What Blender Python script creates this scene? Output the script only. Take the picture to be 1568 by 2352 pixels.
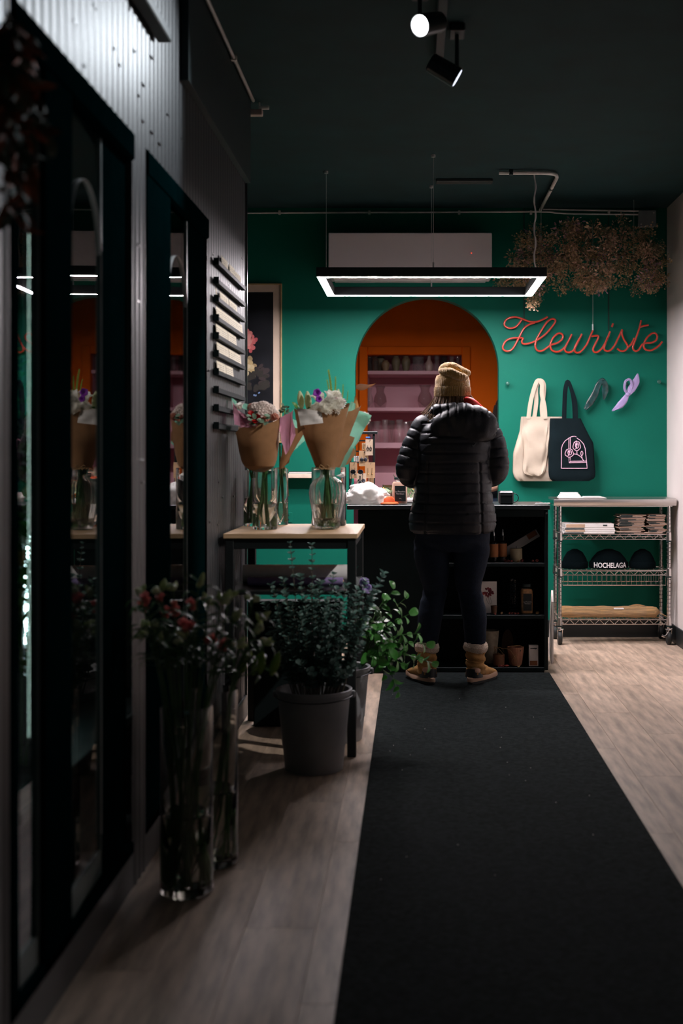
import bpy, math, random
from mathutils import Vector, Matrix, noise

R = random.Random(7)
for _o in list(bpy.data.objects):
    bpy.data.objects.remove(_o, do_unlink=True)
SC = bpy.context.scene
COL = SC.collection
PI = math.pi

# ------------------------------------------------------------------ camera
F_PX = 3000.0
EYE = 1.215
VPX, VPY = 951.0, 1046.0
cam_d = bpy.data.cameras.new('camera')
cam = bpy.data.objects.new('camera', cam_d)
COL.objects.link(cam)
cam.location = (0, 0, EYE)
cam.rotation_euler = (PI / 2, 0, 0)
cam_d.sensor_fit = 'AUTO'
cam_d.sensor_width = 36.0
cam_d.lens = F_PX / 2352.0 * 36.0
cam_d.shift_x = -(VPX - 784.0) / 2352.0
cam_d.shift_y = -(1176.0 - VPY) / 2352.0
cam_d.clip_start = 0.05
cam_d.clip_end = 60
cam_d.dof.use_dof = True
cam_d.dof.focus_distance = 7.3
cam_d.dof.aperture_fstop = 2.4
SC.camera = cam

# ------------------------------------------------------------------ world: a dim dusk street outside the shop front
W = bpy.data.worlds.new('dusk')
SC.world = W
W.use_nodes = True
W.node_tree.nodes['Background'].inputs[0].default_value = (0.42, 0.70, 0.76, 1)
W.node_tree.nodes['Background'].inputs[1].default_value = 0.08

SC.view_settings.view_transform = 'Standard'
SC.view_settings.look = 'None'
SC.view_settings.gamma = 1.0
SC.view_settings.exposure = 0.0
SC.view_settings.use_curve_mapping = False
PENDANT_POWER = 215.0
SPOT_POWER = 52.0
TABLE_SPOT = 190.0
BACK_FILL = 210.0


def at(px, py, y):
    """world point at depth y that the lens sees at that place of the frame (layout aid)"""
    return Vector(((px - VPX) * y / F_PX, y, EYE + (VPY - py) * y / F_PX))


# ------------------------------------------------------------------ materials
def lin(c):
    return c / 12.92 if c <= 0.04045 else ((c + 0.055) / 1.055) ** 2.4


def srgb(h):
    h = h.lstrip('#')
    return tuple(lin(int(h[i:i + 2], 16) / 255.0) for i in (0, 2, 4))


MATS = {}


def mat(name, col, rough=0.55, metal=0.0, var=0.12, scale=14.0, bump=0.0, bscale=60.0, stretch=(1, 1, 1),
        spec=0.5, sheen=0.0, coat=0.0, trans=0.0, sss=0.0, rnd=0.0, emit=0.0, thru=0.0):
    if name in MATS:
        return MATS[name]
    if isinstance(col, str):
        col = srgb(col)
    m = bpy.data.materials.new(name)
    m.use_nodes = True
    nt = m.node_tree
    b = nt.nodes['Principled BSDF']
    b.inputs['Roughness'].default_value = rough
    b.inputs['Metallic'].default_value = metal
    b.inputs['Specular IOR Level'].default_value = spec
    b.inputs['Sheen Weight'].default_value = sheen
    b.inputs['Coat Weight'].default_value = coat
    b.inputs['Transmission Weight'].default_value = trans
    if sss:
        b.inputs['Subsurface Weight'].default_value = sss
        b.inputs['Subsurface Radius'].default_value = (0.02, 0.02, 0.01)
    tc = nt.nodes.new('ShaderNodeTexCoord')
    mp = nt.nodes.new('ShaderNodeMapping')
    mp.inputs['Scale'].default_value = stretch
    nt.links.new(tc.outputs['Object'], mp.inputs['Vector'])
    nz = nt.nodes.new('ShaderNodeTexNoise')
    nz.inputs['Scale'].default_value = scale
    nz.inputs['Detail'].default_value = 5
    nt.links.new(mp.outputs[0], nz.inputs['Vector'])
    rp = nt.nodes.new('ShaderNodeValToRGB')
    rp.color_ramp.elements[0].position = 0.3
    rp.color_ramp.elements[1].position = 0.7
    rp.color_ramp.elements[0].color = tuple(max(0, c * (1 - var)) for c in col) + (1,)
    rp.color_ramp.elements[1].color = tuple(min(1, c * (1 + var)) for c in col) + (1,)
    nt.links.new(nz.outputs['Fac'], rp.inputs['Fac'])
    src = rp.outputs['Color']
    if rnd:
        oi = nt.nodes.new('ShaderNodeObjectInfo')
        hv = nt.nodes.new('ShaderNodeHueSaturation')
        ma = nt.nodes.new('ShaderNodeMapRange')
        ma.inputs['To Min'].default_value = 1 - rnd
        ma.inputs['To Max'].default_value = 1 + rnd
        nt.links.new(oi.outputs['Random'], ma.inputs['Value'])
        nt.links.new(ma.outputs[0], hv.inputs['Value'])
        nt.links.new(src, hv.inputs['Color'])
        src = hv.outputs['Color']
    nt.links.new(src, b.inputs['Base Color'])
    if emit:
        b.inputs['Emission Color'].default_value = tuple(col) + (1,)
        b.inputs['Emission Strength'].default_value = emit
    if bump:
        n2 = nt.nodes.new('ShaderNodeTexNoise')
        n2.inputs['Scale'].default_value = bscale
        n2.inputs['Detail'].default_value = 4
        nt.links.new(mp.outputs[0], n2.inputs['Vector'])
        bp = nt.nodes.new('ShaderNodeBump')
        bp.inputs['Strength'].default_value = bump
        bp.inputs['Distance'].default_value = 0.01
        nt.links.new(n2.outputs['Fac'], bp.inputs['Height'])
        nt.links.new(bp.outputs[0], b.inputs['Normal'])
    if thru:
        tl = nt.nodes.new('ShaderNodeBsdfTranslucent')
        mx = nt.nodes.new('ShaderNodeMixShader')
        mx.inputs[0].default_value = thru
        nt.links.new(src, tl.inputs['Color'])
        nt.links.new(b.outputs[0], mx.inputs[1])
        nt.links.new(tl.outputs[0], mx.inputs[2])
        nt.links.new(mx.outputs[0], nt.nodes['Material Output'].inputs['Surface'])
    MATS[name] = m
    return m


def clear_glass(name, ior=1.45, col=(1, 1, 1)):
    m = bpy.data.materials.new(name)
    m.use_nodes = True
    b = m.node_tree.nodes['Principled BSDF']
    b.inputs['Base Color'].default_value = tuple(col) + (1,)
    b.inputs['Roughness'].default_value = 0.0
    b.inputs['IOR'].default_value = ior
    b.inputs['Transmission Weight'].default_value = 1.0
    MATS[name] = m
    return m


def glass(name, tint=(0.95, 0.97, 0.96), ior=1.5, haze=0.05, rough=0.02):
    """clear glass: fresnel reflection over a tinted see-through body with a little haze"""
    if name in MATS:
        return MATS[name]
    m = bpy.data.materials.new(name)
    m.use_nodes = True
    nt = m.node_tree
    nt.nodes.clear()
    out = nt.nodes.new('ShaderNodeOutputMaterial')
    tr = nt.nodes.new('ShaderNodeBsdfTransparent')
    tr.inputs[0].default_value = tuple(tint) + (1,)
    df = nt.nodes.new('ShaderNodeBsdfDiffuse')
    df.inputs[0].default_value = (0.8, 0.82, 0.8, 1)
    tl = nt.nodes.new('ShaderNodeMixShader')
    tl.inputs[0].default_value = haze
    gl = nt.nodes.new('ShaderNodeBsdfGlossy')
    gl.inputs['Roughness'].default_value = rough
    fr = nt.nodes.new('ShaderNodeFresnel')
    fr.inputs[0].default_value = ior
    mx = nt.nodes.new('ShaderNodeMixShader')
    nt.links.new(tr.outputs[0], tl.inputs[1])
    nt.links.new(df.outputs[0], tl.inputs[2])
    ge = nt.nodes.new('ShaderNodeNewGeometry')
    iv = nt.nodes.new('ShaderNodeMath')
    iv.operation = 'SUBTRACT'
    iv.inputs[0].default_value = 1.0
    nt.links.new(ge.outputs['Backfacing'], iv.inputs[1])
    mu = nt.nodes.new('ShaderNodeMath')
    mu.operation = 'MULTIPLY'
    nt.links.new(fr.outputs[0], mu.inputs[0])
    nt.links.new(iv.outputs[0], mu.inputs[1])
    nt.links.new(mu.outputs[0], mx.inputs[0])
    nt.links.new(tl.outputs[0], mx.inputs[1])
    nt.links.new(gl.outputs[0], mx.inputs[2])
    nt.links.new(mx.outputs[0], out.inputs[0])
    MATS[name] = m
    return m


def emis(name, col, strength):
    if name in MATS:
        return MATS[name]
    m = bpy.data.materials.new(name)
    m.use_nodes = True
    nt = m.node_tree
    nt.nodes.clear()
    out = nt.nodes.new('ShaderNodeOutputMaterial')
    e = nt.nodes.new('ShaderNodeEmission')
    e.inputs[0].default_value = tuple(col) + (1,)
    e.inputs[1].default_value = strength
    nt.links.new(e.outputs[0], out.inputs[0])
    MATS[name] = m
    return m


# ------------------------------------------------------------------ mesh builder
class MB:
    def __init__(self):
        self.v = []
        self.f = []

    def add(self, vs, fs):
        b = len(self.v)
        self.v += [Vector(p) for p in vs]
        self.f += [tuple(i + b for i in f) for f in fs]
        return self

    def box(self, x0, x1, y0, y1, z0, z1, c=0.0):
        if c <= 0:
            vs = [(x, y, z) for z in (z0, z1) for y in (y0, y1) for x in (x0, x1)]
            fs = [(0, 2, 3, 1), (4, 5, 7, 6), (0, 1, 5, 4), (2, 6, 7, 3), (0, 4, 6, 2), (1, 3, 7, 5)]
            return self.add(vs, fs)
        c = min(c, (x1 - x0) * .45, (y1 - y0) * .45, (z1 - z0) * .45)
        xs, ys, zs = (x0, x1), (y0, y1), (z0, z1)
        vs, idx = [], {}
        for i in (0, 1):
            for j in (0, 1):
                for k in (0, 1):
                    dx, dy, dz = (c if i == 0 else -c), (c if j == 0 else -c), (c if k == 0 else -c)
                    for a, p in enumerate(((xs[i], ys[j] + dy, zs[k] + dz), (xs[i] + dx, ys[j], zs[k] + dz),
                                           (xs[i] + dx, ys[j] + dy, zs[k]))):
                        idx[(i, j, k, a)] = len(vs)
                        vs.append(p)
        g = lambda i, j, k, a: idx[(i, j, k, a)]
        fs = [(g(0, 0, 0, 0), g(0, 0, 1, 0), g(0, 1, 1, 0), g(0, 1, 0, 0)), (g(1, 0, 0, 0), g(1, 1, 0, 0), g(1, 1, 1, 0), g(1, 0, 1, 0)),
              (g(0, 0, 0, 1), g(1, 0, 0, 1), g(1, 0, 1, 1), g(0, 0, 1, 1)), (g(0, 1, 0, 1), g(0, 1, 1, 1), g(1, 1, 1, 1), g(1, 1, 0, 1)),
              (g(0, 0, 0, 2), g(0, 1, 0, 2), g(1, 1, 0, 2), g(1, 0, 0, 2)), (g(0, 0, 1, 2), g(1, 0, 1, 2), g(1, 1, 1, 2), g(0, 1, 1, 2))]
        for j in (0, 1):
            for k in (0, 1):
                fs.append((g(0, j, k, 1), g(1, j, k, 1), g(1, j, k, 2), g(0, j, k, 2)))
        for i in (0, 1):
            for k in (0, 1):
                fs.append((g(i, 0, k, 0), g(i, 1, k, 0), g(i, 1, k, 2), g(i, 0, k, 2)))
        for i in (0, 1):
            for j in (0, 1):
                fs.append((g(i, j, 0, 0), g(i, j, 1, 0), g(i, j, 1, 1), g(i, j, 0, 1)))
        for i in (0, 1):
            for j in (0, 1):
                for k in (0, 1):
                    fs.append((g(i, j, k, 0), g(i, j, k, 1), g(i, j, k, 2)))
        return self.add(vs, fs)

    def loft(self, rings, cap=True, closed=True):
        n = len(rings[0])
        vs = [p for r in rings for p in r]
        fs = []
        for a in range(len(rings) - 1):
            for i in range(n if closed else n - 1):
                j = (i + 1) % n
                fs.append((a * n + i, a * n + j, (a + 1) * n + j, (a + 1) * n + i))
        if cap and closed:
            fs.append(tuple(range(n - 1, -1, -1)))
            fs.append(tuple((len(rings) - 1) * n + i for i in range(n)))
        return self.add(vs, fs)

    def tube(self, pts, r, n=8, cap=True, flat=1.0, up=None):
        pts = [Vector(p) for p in pts]
        k = len(pts)
        rr = r if isinstance(r, (list, tuple)) else [r] * k
        rings = []
        prev = None
        for i, p in enumerate(pts):
            t = (pts[min(i + 1, k - 1)] - pts[max(i - 1, 0)])
            if t.length < 1e-9:
                t = Vector((0, 0, 1))
            t.normalize()
            if prev is None:
                a = Vector(up) if up else (Vector((0, 0, 1)) if abs(t.z) < 0.9 else Vector((1, 0, 0)))
            else:
                a = prev
            a = (a - t * a.dot(t))
            if a.length < 1e-6:
                a = t.orthogonal()
            a.normalize()
            prev = a
            b = t.cross(a)
            rings.append([p + a * (rr[i] * math.cos(2 * PI * q / n)) + b * (rr[i] * flat * math.sin(2 * PI * q / n)) for q in range(n)])
        return self.loft(rings, cap)

    def lathe(self, prof, n=24, c=(0, 0, 0), sx=1.0, sy=1.0, rib=0.0, ribs=0, cap=True):
        rings = []
        for r, z in prof:
            ring = []
            for i in range(n):
                a = 2 * PI * i / n
                q = r * (1 + (rib * math.cos(ribs * a) if ribs else 0))
                ring.append((c[0] + q * sx * math.cos(a), c[1] + q * sy * math.sin(a), c[2] + z))
            rings.append(ring)
        return self.loft(rings, cap)

    def ball(self, c, rx, ry=None, rz=None, n=14, m=9, rot=None):
        ry = ry or rx
        rz = rz or rx
        c = Vector(c)
        rings = []
        for j in range(m + 1):
            t = PI * (0.02 + 0.96 * j / m)
            ring = []
            for i in range(n):
                a = 2 * PI * i / n
                p = Vector((rx * math.sin(t) * math.cos(a), ry * math.sin(t) * math.sin(a), -rz * math.cos(t)))
                if rot is not None:
                    p = rot @ p
                ring.append(c + p)
            rings.append(ring)
        return self.loft(rings, True)

    def extrude(self, pts, d):
        """flat polygon of 3d points pushed along vector d"""
        d = Vector(d)
        n = len(pts)
        a = [Vector(p) for p in pts]
        vs = a + [p + d for p in a]
        fs = [tuple(range(n - 1, -1, -1)), tuple(range(n, 2 * n))]
        fs += [(i, (i + 1) % n, n + (i + 1) % n, n + i) for i in range(n)]
        return self.add(vs, fs)

    def grid(self, fn, nu, nv, wrap=False):
        vs = [fn(i / nu, j / nv) for j in range(nv + 1) for i in range(nu + 1)]
        fs = [(j * (nu + 1) + i, j * (nu + 1) + i + 1, (j + 1) * (nu + 1) + i + 1, (j + 1) * (nu + 1) + i)
              for j in range(nv) for i in range(nu)]
        return self.add(vs, fs)

    def join(self, other, M=None):
        return self.add([(M @ p if M is not None else p) for p in other.v], other.f)

    def mesh(self, name, m=None, smooth=40):
        me = bpy.data.meshes.new(name)
        me.from_pydata([tuple(p) for p in self.v], [], self.f)
        me.validate()
        if m:
            me.materials.append(m)
        if smooth:
            me.shade_smooth()
            me.set_sharp_from_angle(angle=math.radians(smooth))
        me.update()
        return me

    def build(self, name, m, parent=None, loc=None, smooth=40, rot=None):
        return obj(name, self.mesh(name, m, smooth), parent, loc, rot)


def obj(name, data, parent=None, loc=None, rot=None, M=None):
    o = bpy.data.objects.new(name, data)
    COL.objects.link(o)
    if parent is not None:
        o.parent = parent
    if loc is not None:
        o.location = loc
    if rot is not None:
        o.rotation_euler = rot
    if M is not None:
        o.matrix_basis = M
    return o


def tag(o, label, cat, group=None, kind=None):
    o['label'] = label
    o['category'] = cat
    if group:
        o['group'] = group
    if kind:
        o['kind'] = kind
    return o


def thing(name, label, cat, loc=(0, 0, 0), rz=0.0, group=None):
    o = bpy.data.objects.new(name, None)
    o.empty_display_size = 0.05
    COL.objects.link(o)
    o.location = loc
    o.rotation_euler = (0, 0, rz)
    return tag(o, label, cat, group)


def struct(o):
    o['kind'] = 'structure'
    return o


def copy_tree(o, parent=None):
    c = o.copy()
    COL.objects.link(c)
    c.parent = parent
    for ch in o.children:
        copy_tree(ch, c)
    return c


def spline(pts, seg=6, closed=False):
    P = [Vector(p) for p in pts]
    n = len(P)
    out = []
    rng = range(n if closed else n - 1)
    for i in rng:
        p0 = P[(i - 1) % n] if (closed or i > 0) else P[0]
        p1, p2 = P[i], P[(i + 1) % n]
        p3 = P[(i + 2) % n] if (closed or i + 2 < n) else P[-1]
        for s in range(seg):
            t = s / seg
            out.append(0.5 * ((2 * p1) + (-p0 + p2) * t + (2 * p0 - 5 * p1 + 4 * p2 - p3) * t * t + (-p0 + 3 * p1 - 3 * p2 + p3) * t ** 3))
    if not closed:
        out.append(P[-1])
    return out


def basis(d, n, p, s=1.0):
    """matrix whose +Y runs along d and +Z close to n"""
    d = Vector(d).normalized()
    n = Vector(n)
    n = n - d * n.dot(d)
    if n.length < 1e-5:
        n = d.orthogonal()
    n.normalize()
    x = d.cross(n)
    M = Matrix(((x.x, d.x, n.x), (x.y, d.y, n.y), (x.z, d.z, n.z))).to_4x4()
    return Matrix.Translation(p) @ M @ Matrix.Scale(s, 4)


def rndv(k=1.0):
    return Vector((R.uniform(-k, k), R.uniform(-k, k), R.uniform(-k, k)))


def evaluated(o):
    bpy.context.view_layer.update()
    dg = bpy.context.evaluated_depsgraph_get()
    me = bpy.data.meshes.new_from_object(o.evaluated_get(dg))
    d = o.data
    bpy.data.objects.remove(o, do_unlink=True)
    return me


def fuse(mb, name, m, voxel=0.007, smooth_it=4):
    """one continuous skin from overlapping volumes"""
    o = obj(name, mb.mesh(name, None, 0))
    md = o.modifiers.new('r', 'REMESH')
    md.mode = 'VOXEL'
    md.voxel_size = voxel
    if smooth_it:
        sm = o.modifiers.new('s', 'SMOOTH')
        sm.factor = 0.5
        sm.iterations = smooth_it
    me = evaluated(o)
    me.name = name
    me.materials.clear()
    me.materials.append(m)
    me.shade_smooth()
    return me


def words(s, size, m, parent, loc, rot=(PI / 2, 0, 0), name='lettering', depth=0.0004, align='CENTER', sx=1.0, bold=0.0):
    cu = bpy.data.curves.new('txt', 'FONT')
    cu.body = s
    cu.size = size
    cu.align_x = align
    cu.align_y = 'CENTER'
    cu.extrude = depth
    cu.offset = bold
    cu.resolution_u = 3
    o = obj('txt', cu)
    me = evaluated(o)
    me.name = name
    for v in me.vertices:
        v.co.x *= sx
    me.materials.clear()
    me.materials.append(m)
    return obj(name, me, parent, loc, rot)


# ------------------------------------------------------------------ shared materials
BLK = mat('black_paint', (0.004, 0.016, 0.017), 0.5, var=0.2)
BLKM = mat('black_metal', (0.004, 0.015, 0.016), 0.34, 0.0, var=0.2)
CEILM = mat('ceiling_paint', (0.0015, 0.030, 0.032), 0.85, var=0.2, scale=5)
GREEN = mat('green_paint', (0.0015, 0.118, 0.078), 0.6, spec=0.15, var=0.07, scale=2.2, bump=0.06, bscale=220)
WHITEW = mat('white_wall', (0.66, 0.60, 0.575), 0.6, var=0.05, scale=3, bump=0.05, bscale=150)
ORANGE = mat('orange_paint', (0.84, 0.140, 0.002), 0.6, var=0.06, scale=3, spec=0.08)
LILAC = mat('lilac_paint', (0.66, 0.37, 0.42), 0.6, var=0.05, scale=3, spec=0.15)
STEEL = mat('chrome_wire', (0.72, 0.68, 0.66), 0.22, 1.0, var=0.05)
STAIN = mat('stainless_top', (0.62, 0.58, 0.56), 0.3, 1.0, var=0.08, scale=6, stretch=(1, 12, 12))
KRAFT = mat('kraft_paper', (0.31, 0.160, 0.070), 0.75, thru=0.12, var=0.10, scale=25, bump=0.08, bscale=200)
CARDB = mat('cardboard', (0.44, 0.29, 0.19), 0.8, var=0.12, scale=18)
PAPER = mat('white_paper', (0.78, 0.74, 0.71), 0.75, var=0.05, scale=12)
CREAMC = mat('cream_canvas', (0.43, 0.36, 0.28), 0.85, var=0.06, scale=9, bump=0.25, bscale=420)
BLKC = mat('black_canvas', (0.004, 0.009, 0.011), 0.9, spec=0.08, var=0.2, scale=9, bump=0.3, bscale=420)
WOODT = mat('pale_wood', (0.60, 0.40, 0.235), 0.5, var=0.16, scale=6, stretch=(1.5, 14, 14))
GLASSM = glass('vase_glass', (0.965, 0.97, 0.965), 1.32, 0.03)
GLASSR = clear_glass('table_vase_glass', 1.45, (.97, .98, .97))
WATERR = clear_glass('table_vase_water', 1.33, (.95, .97, .90))
WATERM = glass('water', (0.93, 0.94, 0.88), 1.33, 0.01)
STEMG = mat('stem_green', (0.045, 0.13, 0.028), 0.5, var=0.3, scale=30, rnd=0.25)
PINKP = mat('pink_tissue', (0.74, 0.36, 0.48), 0.7, thru=0.45, var=0.10, scale=14, bump=0.3, bscale=60)
MINTP = mat('mint_tissue', (0.26, 0.60, 0.45), 0.65, thru=0.45, var=0.10, scale=14, bump=0.3, bscale=60)
WHITEF = mat('white_petal', (0.93, 0.92, 0.86), 0.55, thru=0.6, var=0.05, scale=40, rnd=0.04)
TWINE = mat('twine', (0.36, 0.22, 0.10), 0.85, var=0.2, scale=90)
# ================================================================== ROOM SHELL
XR, XL, YB, ZC, YF = 1.69, -0.79, 8.74, 2.87, -1.8
XLL = -2.4
KLEFT = 3000 * 0.79

# ---- floor: slab with separate vinyl planks
FLM = mat('vinyl_plank', (0.45, 0.34, 0.255), 0.5, var=0.38, scale=3.2, stretch=(9, 1.2, 1), rnd=0.16, bump=0.05, bscale=30)
SUB = mat('floor_joint', (0.05, 0.04, 0.032), 0.8)
floor = struct(MB().box(XLL, XR + .1, YF, YB + 1.6, -0.10, -0.004).build('floor', SUB, smooth=0))
PW, PLN = 0.182, 1.22
pm = {}
row = 0
x = -0.80
while x < XR:
    x1 = min(x + PW, XR + 0.06)
    y = YF - (row * 0.47) % PLN
    while y < YB + .1:
        y0, y1 = max(y, YF), min(y + PLN, YB + .1)
        if y1 - y0 > 0.05:
            key = (round(x1 - x, 3), round(y1 - y0, 3))
            if key not in pm:
                pm[key] = MB().box(0.0004, key[0] - 0.0004, 0.0004, key[1] - 0.0004, -0.004, 0.0, 0.0007).mesh('plank', FLM, 0)
            obj('plank', pm[key], floor, (x, y0, 0))
        y += PLN
    x += PW
    row += 1

# ---- back wall with the arched opening (arch centre 0.084, radius 0.4805)
AX, AR, ASZ, WT = 0.0845, 0.4805, 1.792, 0.12


def back_wall():
    mb = MB()
    arc = [(AX - AR * math.cos(PI * i / 40), ASZ + AR * math.sin(PI * i / 40)) for i in range(41)]
    path = [(AX - AR, 0.0)] + arc + [(AX + AR, 0.0)]
    for y, fl in ((YB, 1), (YB + WT, -1)):
        def q(a, b, c, d):
            vs = [(p[0], y, p[1]) for p in (a, b, c, d)]
            mb.add(vs if fl > 0 else vs[::-1], [(0, 1, 2, 3)])
        q((XLL, 0), (AX - AR, 0), (AX - AR, ASZ), (XLL, ASZ))
        q((XLL, ASZ), (AX - AR, ASZ), (AX - AR, ZC), (XLL, ZC))
        q((AX + AR, 0), (XR, 0), (XR, ASZ), (AX + AR, ASZ))
        q((AX + AR, ASZ), (XR, ASZ), (XR, ZC), (AX + AR, ZC))
        for a, b in zip(arc[:-1], arc[1:]):
            q(a, b, (b[0], ZC), (a[0], ZC))
    for a, b in zip(path[:-1], path[1:]):
        mb.add([(a[0], YB, a[1]), (a[0], YB + WT, a[1]), (b[0], YB + WT, b[1]), (b[0], YB, b[1])], [(0, 1, 2, 3)])
    return mb


wall_back = struct(back_wall().build('wall_back', GREEN, smooth=30))
# faint battens on the upper wall
for bx in (0.735, 1.30):
    MB().box(bx - .004, bx + .004, YB - .003, YB + .001, 2.05, ZC).build('panel_joint', mat('joint_green', (0.002, 0.03, 0.022), 0.7), wall_back, smooth=0)
wall_right = struct(MB().box(XR, XR + .1, YF, YB + WT, 0, ZC).build('wall_right', WHITEW, smooth=0))
struct(MB().box(XLL - .1, XLL, YF, YB + WT, 0, ZC).build('wall_left_far', BLK, smooth=0))
ceiling = struct(MB().box(XLL - .1, XR + .1, YF, YB + WT, ZC, ZC + .1).build('ceiling', CEILM, smooth=0))
BBM = mat('baseboard_black', (0.006, 0.009, 0.010), 0.4)
struct(MB().box(XR - .012, XR, YF, YB, 0, 0.115, .003).build('baseboard_right', BBM, smooth=0))
struct(MB().box(AX + AR + .01, XR - .012, YB - .012, YB, 0, 0.115, .003).build('baseboard_back', BBM, smooth=0))
sw = tag(MB().box(XR - .012, XR, 8.02, 8.10, .62, .735, .003).build('outlet_plate', mat('white_plastic', (0.75, 0.72, 0.70), 0.35)), 'white outlet plate on the white wall beside the wire cart', 'outlet')
MB().box(XR - .0135, XR - .0115, 8.045, 8.075, .665, .69).build('socket', BLK, sw, smooth=0)

# ---- shop front behind the camera: low wall, lintel, glazed opening with mullions
wf = MB()
wf.box(XLL, XR, YF - .1, YF, 0, .5)
wf.box(XLL, XR, YF - .1, YF, 2.5, ZC)
wf.box(XLL, -1.2, YF - .1, YF, .5, 2.5)
wf.box(1.45, XR, YF - .1, YF, .5, 2.5)
struct(wf.build('wall_front', BLK, smooth=0))
wfr = MB()
for xx in (-1.2, -.34, .55, 1.4):
    wfr.box(xx, xx + .05, YF - .08, YF - .02, .5, 2.5)
window = struct(wfr.build('window_1', BLKM, smooth=0))
for a, b in ((-1.15, -.34), (-.29, .55), (.6, 1.4)):
    MB().box(a, b, YF - .053, YF - .047, .5, 2.5).build('pane', glass('shop_window', (0.95, 0.97, 0.97), 1.5, 0.0), window, smooth=0)

# ---- back room behind the arch: orange walls, lilac shelf recess
YO = 10.2
NX0, NX1, NZ1, ND = -0.365, 0.372, 2.0, 0.48
rb = MB()
rb.box(-1.3, NX0, YO, YO + .08, 0, 2.9)
rb.box(NX1, 1.6, YO, YO + .08, 0, 2.9)
rb.box(NX0, NX1, YO, YO + .08, NZ1, 2.9)
wall_or = struct(rb.build('wall_back_room', ORANGE, smooth=0))
struct(MB().box(-1.38, -1.3, YB + WT, YO + .6, 0, 2.9).build('wall_back_room_left', BLK, smooth=0))
struct(MB().box(1.6, 1.68, YB + WT, YO + .6, 0, 2.9).build('wall_back_room_right', BLK, smooth=0))
struct(MB().box(-1.38, 1.68, YB + WT, YO + .6, 2.9, 2.96).build('ceiling_back_room', BLK, smooth=0))
fr = MB()
TW = 0.066
fr.box(NX0 - TW, NX0, YO - .025, YO, .1, NZ1 + TW, .006)
fr.box(NX1, NX1 + TW, YO - .025, YO, .1, NZ1 + TW, .006)
fr.box(NX0, NX1, YO - .025, YO, NZ1, NZ1 + TW, .006)
struct(fr.build('trim_1', ORANGE, smooth=0))
# recess lining and shelves
sh = thing('shelf_recess', 'lilac painted shelf recess framed in orange behind the arch', 'shelf', (0, YO, 0))
lm = MB()
lm.box(NX0 - .02, NX0, .08, ND, .1, NZ1)
lm.box(NX1, NX1 + .02, .08, ND, .1, NZ1)
lm.box(NX0 - .02, NX1 + .02, ND, ND + .02, .1, NZ1 + .02)
lm.box(NX0, NX1, .08, ND, NZ1, NZ1 + .02)
lm.build('lining', LILAC, sh, smooth=0)
SHZ = (1.877, 1.590, 1.315)
for z, t in zip(SHZ, (.028, .028, .044)):
    MB().box(NX0 + .001, NX1 - .001, .012, ND - .001, z - t, z, .003).build('shelf_board', LILAC, sh, smooth=0)
MB().box(NX0 + .001, NX1 - .001, .012, ND - .001, .66, .70, .003).build('shelf_board', LILAC, sh, smooth=0)
MB().box(NX0 + .001, NX1 - .001, .16, ND - .001, .70, 1.08, .003).build('cupboard_front', LILAC, sh, smooth=0)

# ---- cooler run on the left: ribbed black metal cladding with two glazed door units
RIB = mat('ribbed_black_metal', (0.018, 0.021, 0.024), 0.46, 0.0, var=0.18, scale=5, stretch=(1, 8, .6), coat=0.0, spec=0.85)


def ribbed(mb, y0, y1, z0, z1, pitch=0.062):
    n = max(1, int(round((y1 - y0) / pitch)))
    p = (y1 - y0) / n
    prof = []
    for i in range(n):
        b = y0 + i * p
        prof += [(b, 0), (b + p * .55, 0), (b + p * .68, .0034), (b + p * .88, .0034)]
    prof.append((y1, 0))
    vs = [(XL + d, y, z) for z in (z0, z1) for y, d in prof]
    m = len(prof)
    mb.add(vs, [(i, i + 1, m + i + 1, m + i) for i in range(m - 1)])


D1, D2 = (2.545, 3.66), (3.83, 4.98)
DZ0, DZ1 = 0.10, 2.12
YE = 6.09
wl = MB()
ribbed(wl, YF, D1[0], 0, ZC)
ribbed(wl, D1[0], D1[1], DZ1, ZC)
ribbed(wl, D1[1], D2[0], 0, ZC)
ribbed(wl, D2[0], D2[1], DZ1, ZC)
ribbed(wl, D2[1], YE, 0, ZC)
for a, b in (D1, D2):
    wl.box(XL - .03, XL, a, b, 0, DZ0)
# cladding thickness, end return and cooler carcass
wl.box(-1.55, XL - .001, YE - .03, YE, 0, ZC)
wl.box(-1.58, -1.55, YF, YE, 0, ZC)
wl.box(-1.55, XL - .03, 2.35, 2.38, 0, ZC)
wl.box(-1.55, XL - .06, 4.55, 4.58, 0, ZC)
wl.box(-1.55, XL - .03, 2.38, YE - .03, 2.14, 2.17)
wl.box(-1.55, XL - .03, 2.38, YE - .03, .06, .10)
wall_left = struct(wl.build('wall_left', RIB, smooth=30))
struct(MB().box(XL - .012, XL + .012, YE - .006, YE + .012, 0, ZC, .004).build('trim_2', mat('corner_trim', (0.05, 0.06, 0.065), 0.25, 0.6), smooth=0))
struct(MB().box(XL + .0, XL + .012, D2[1], YE, 0, .10, .003).build('baseboard_left', BBM, smooth=0))
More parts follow.
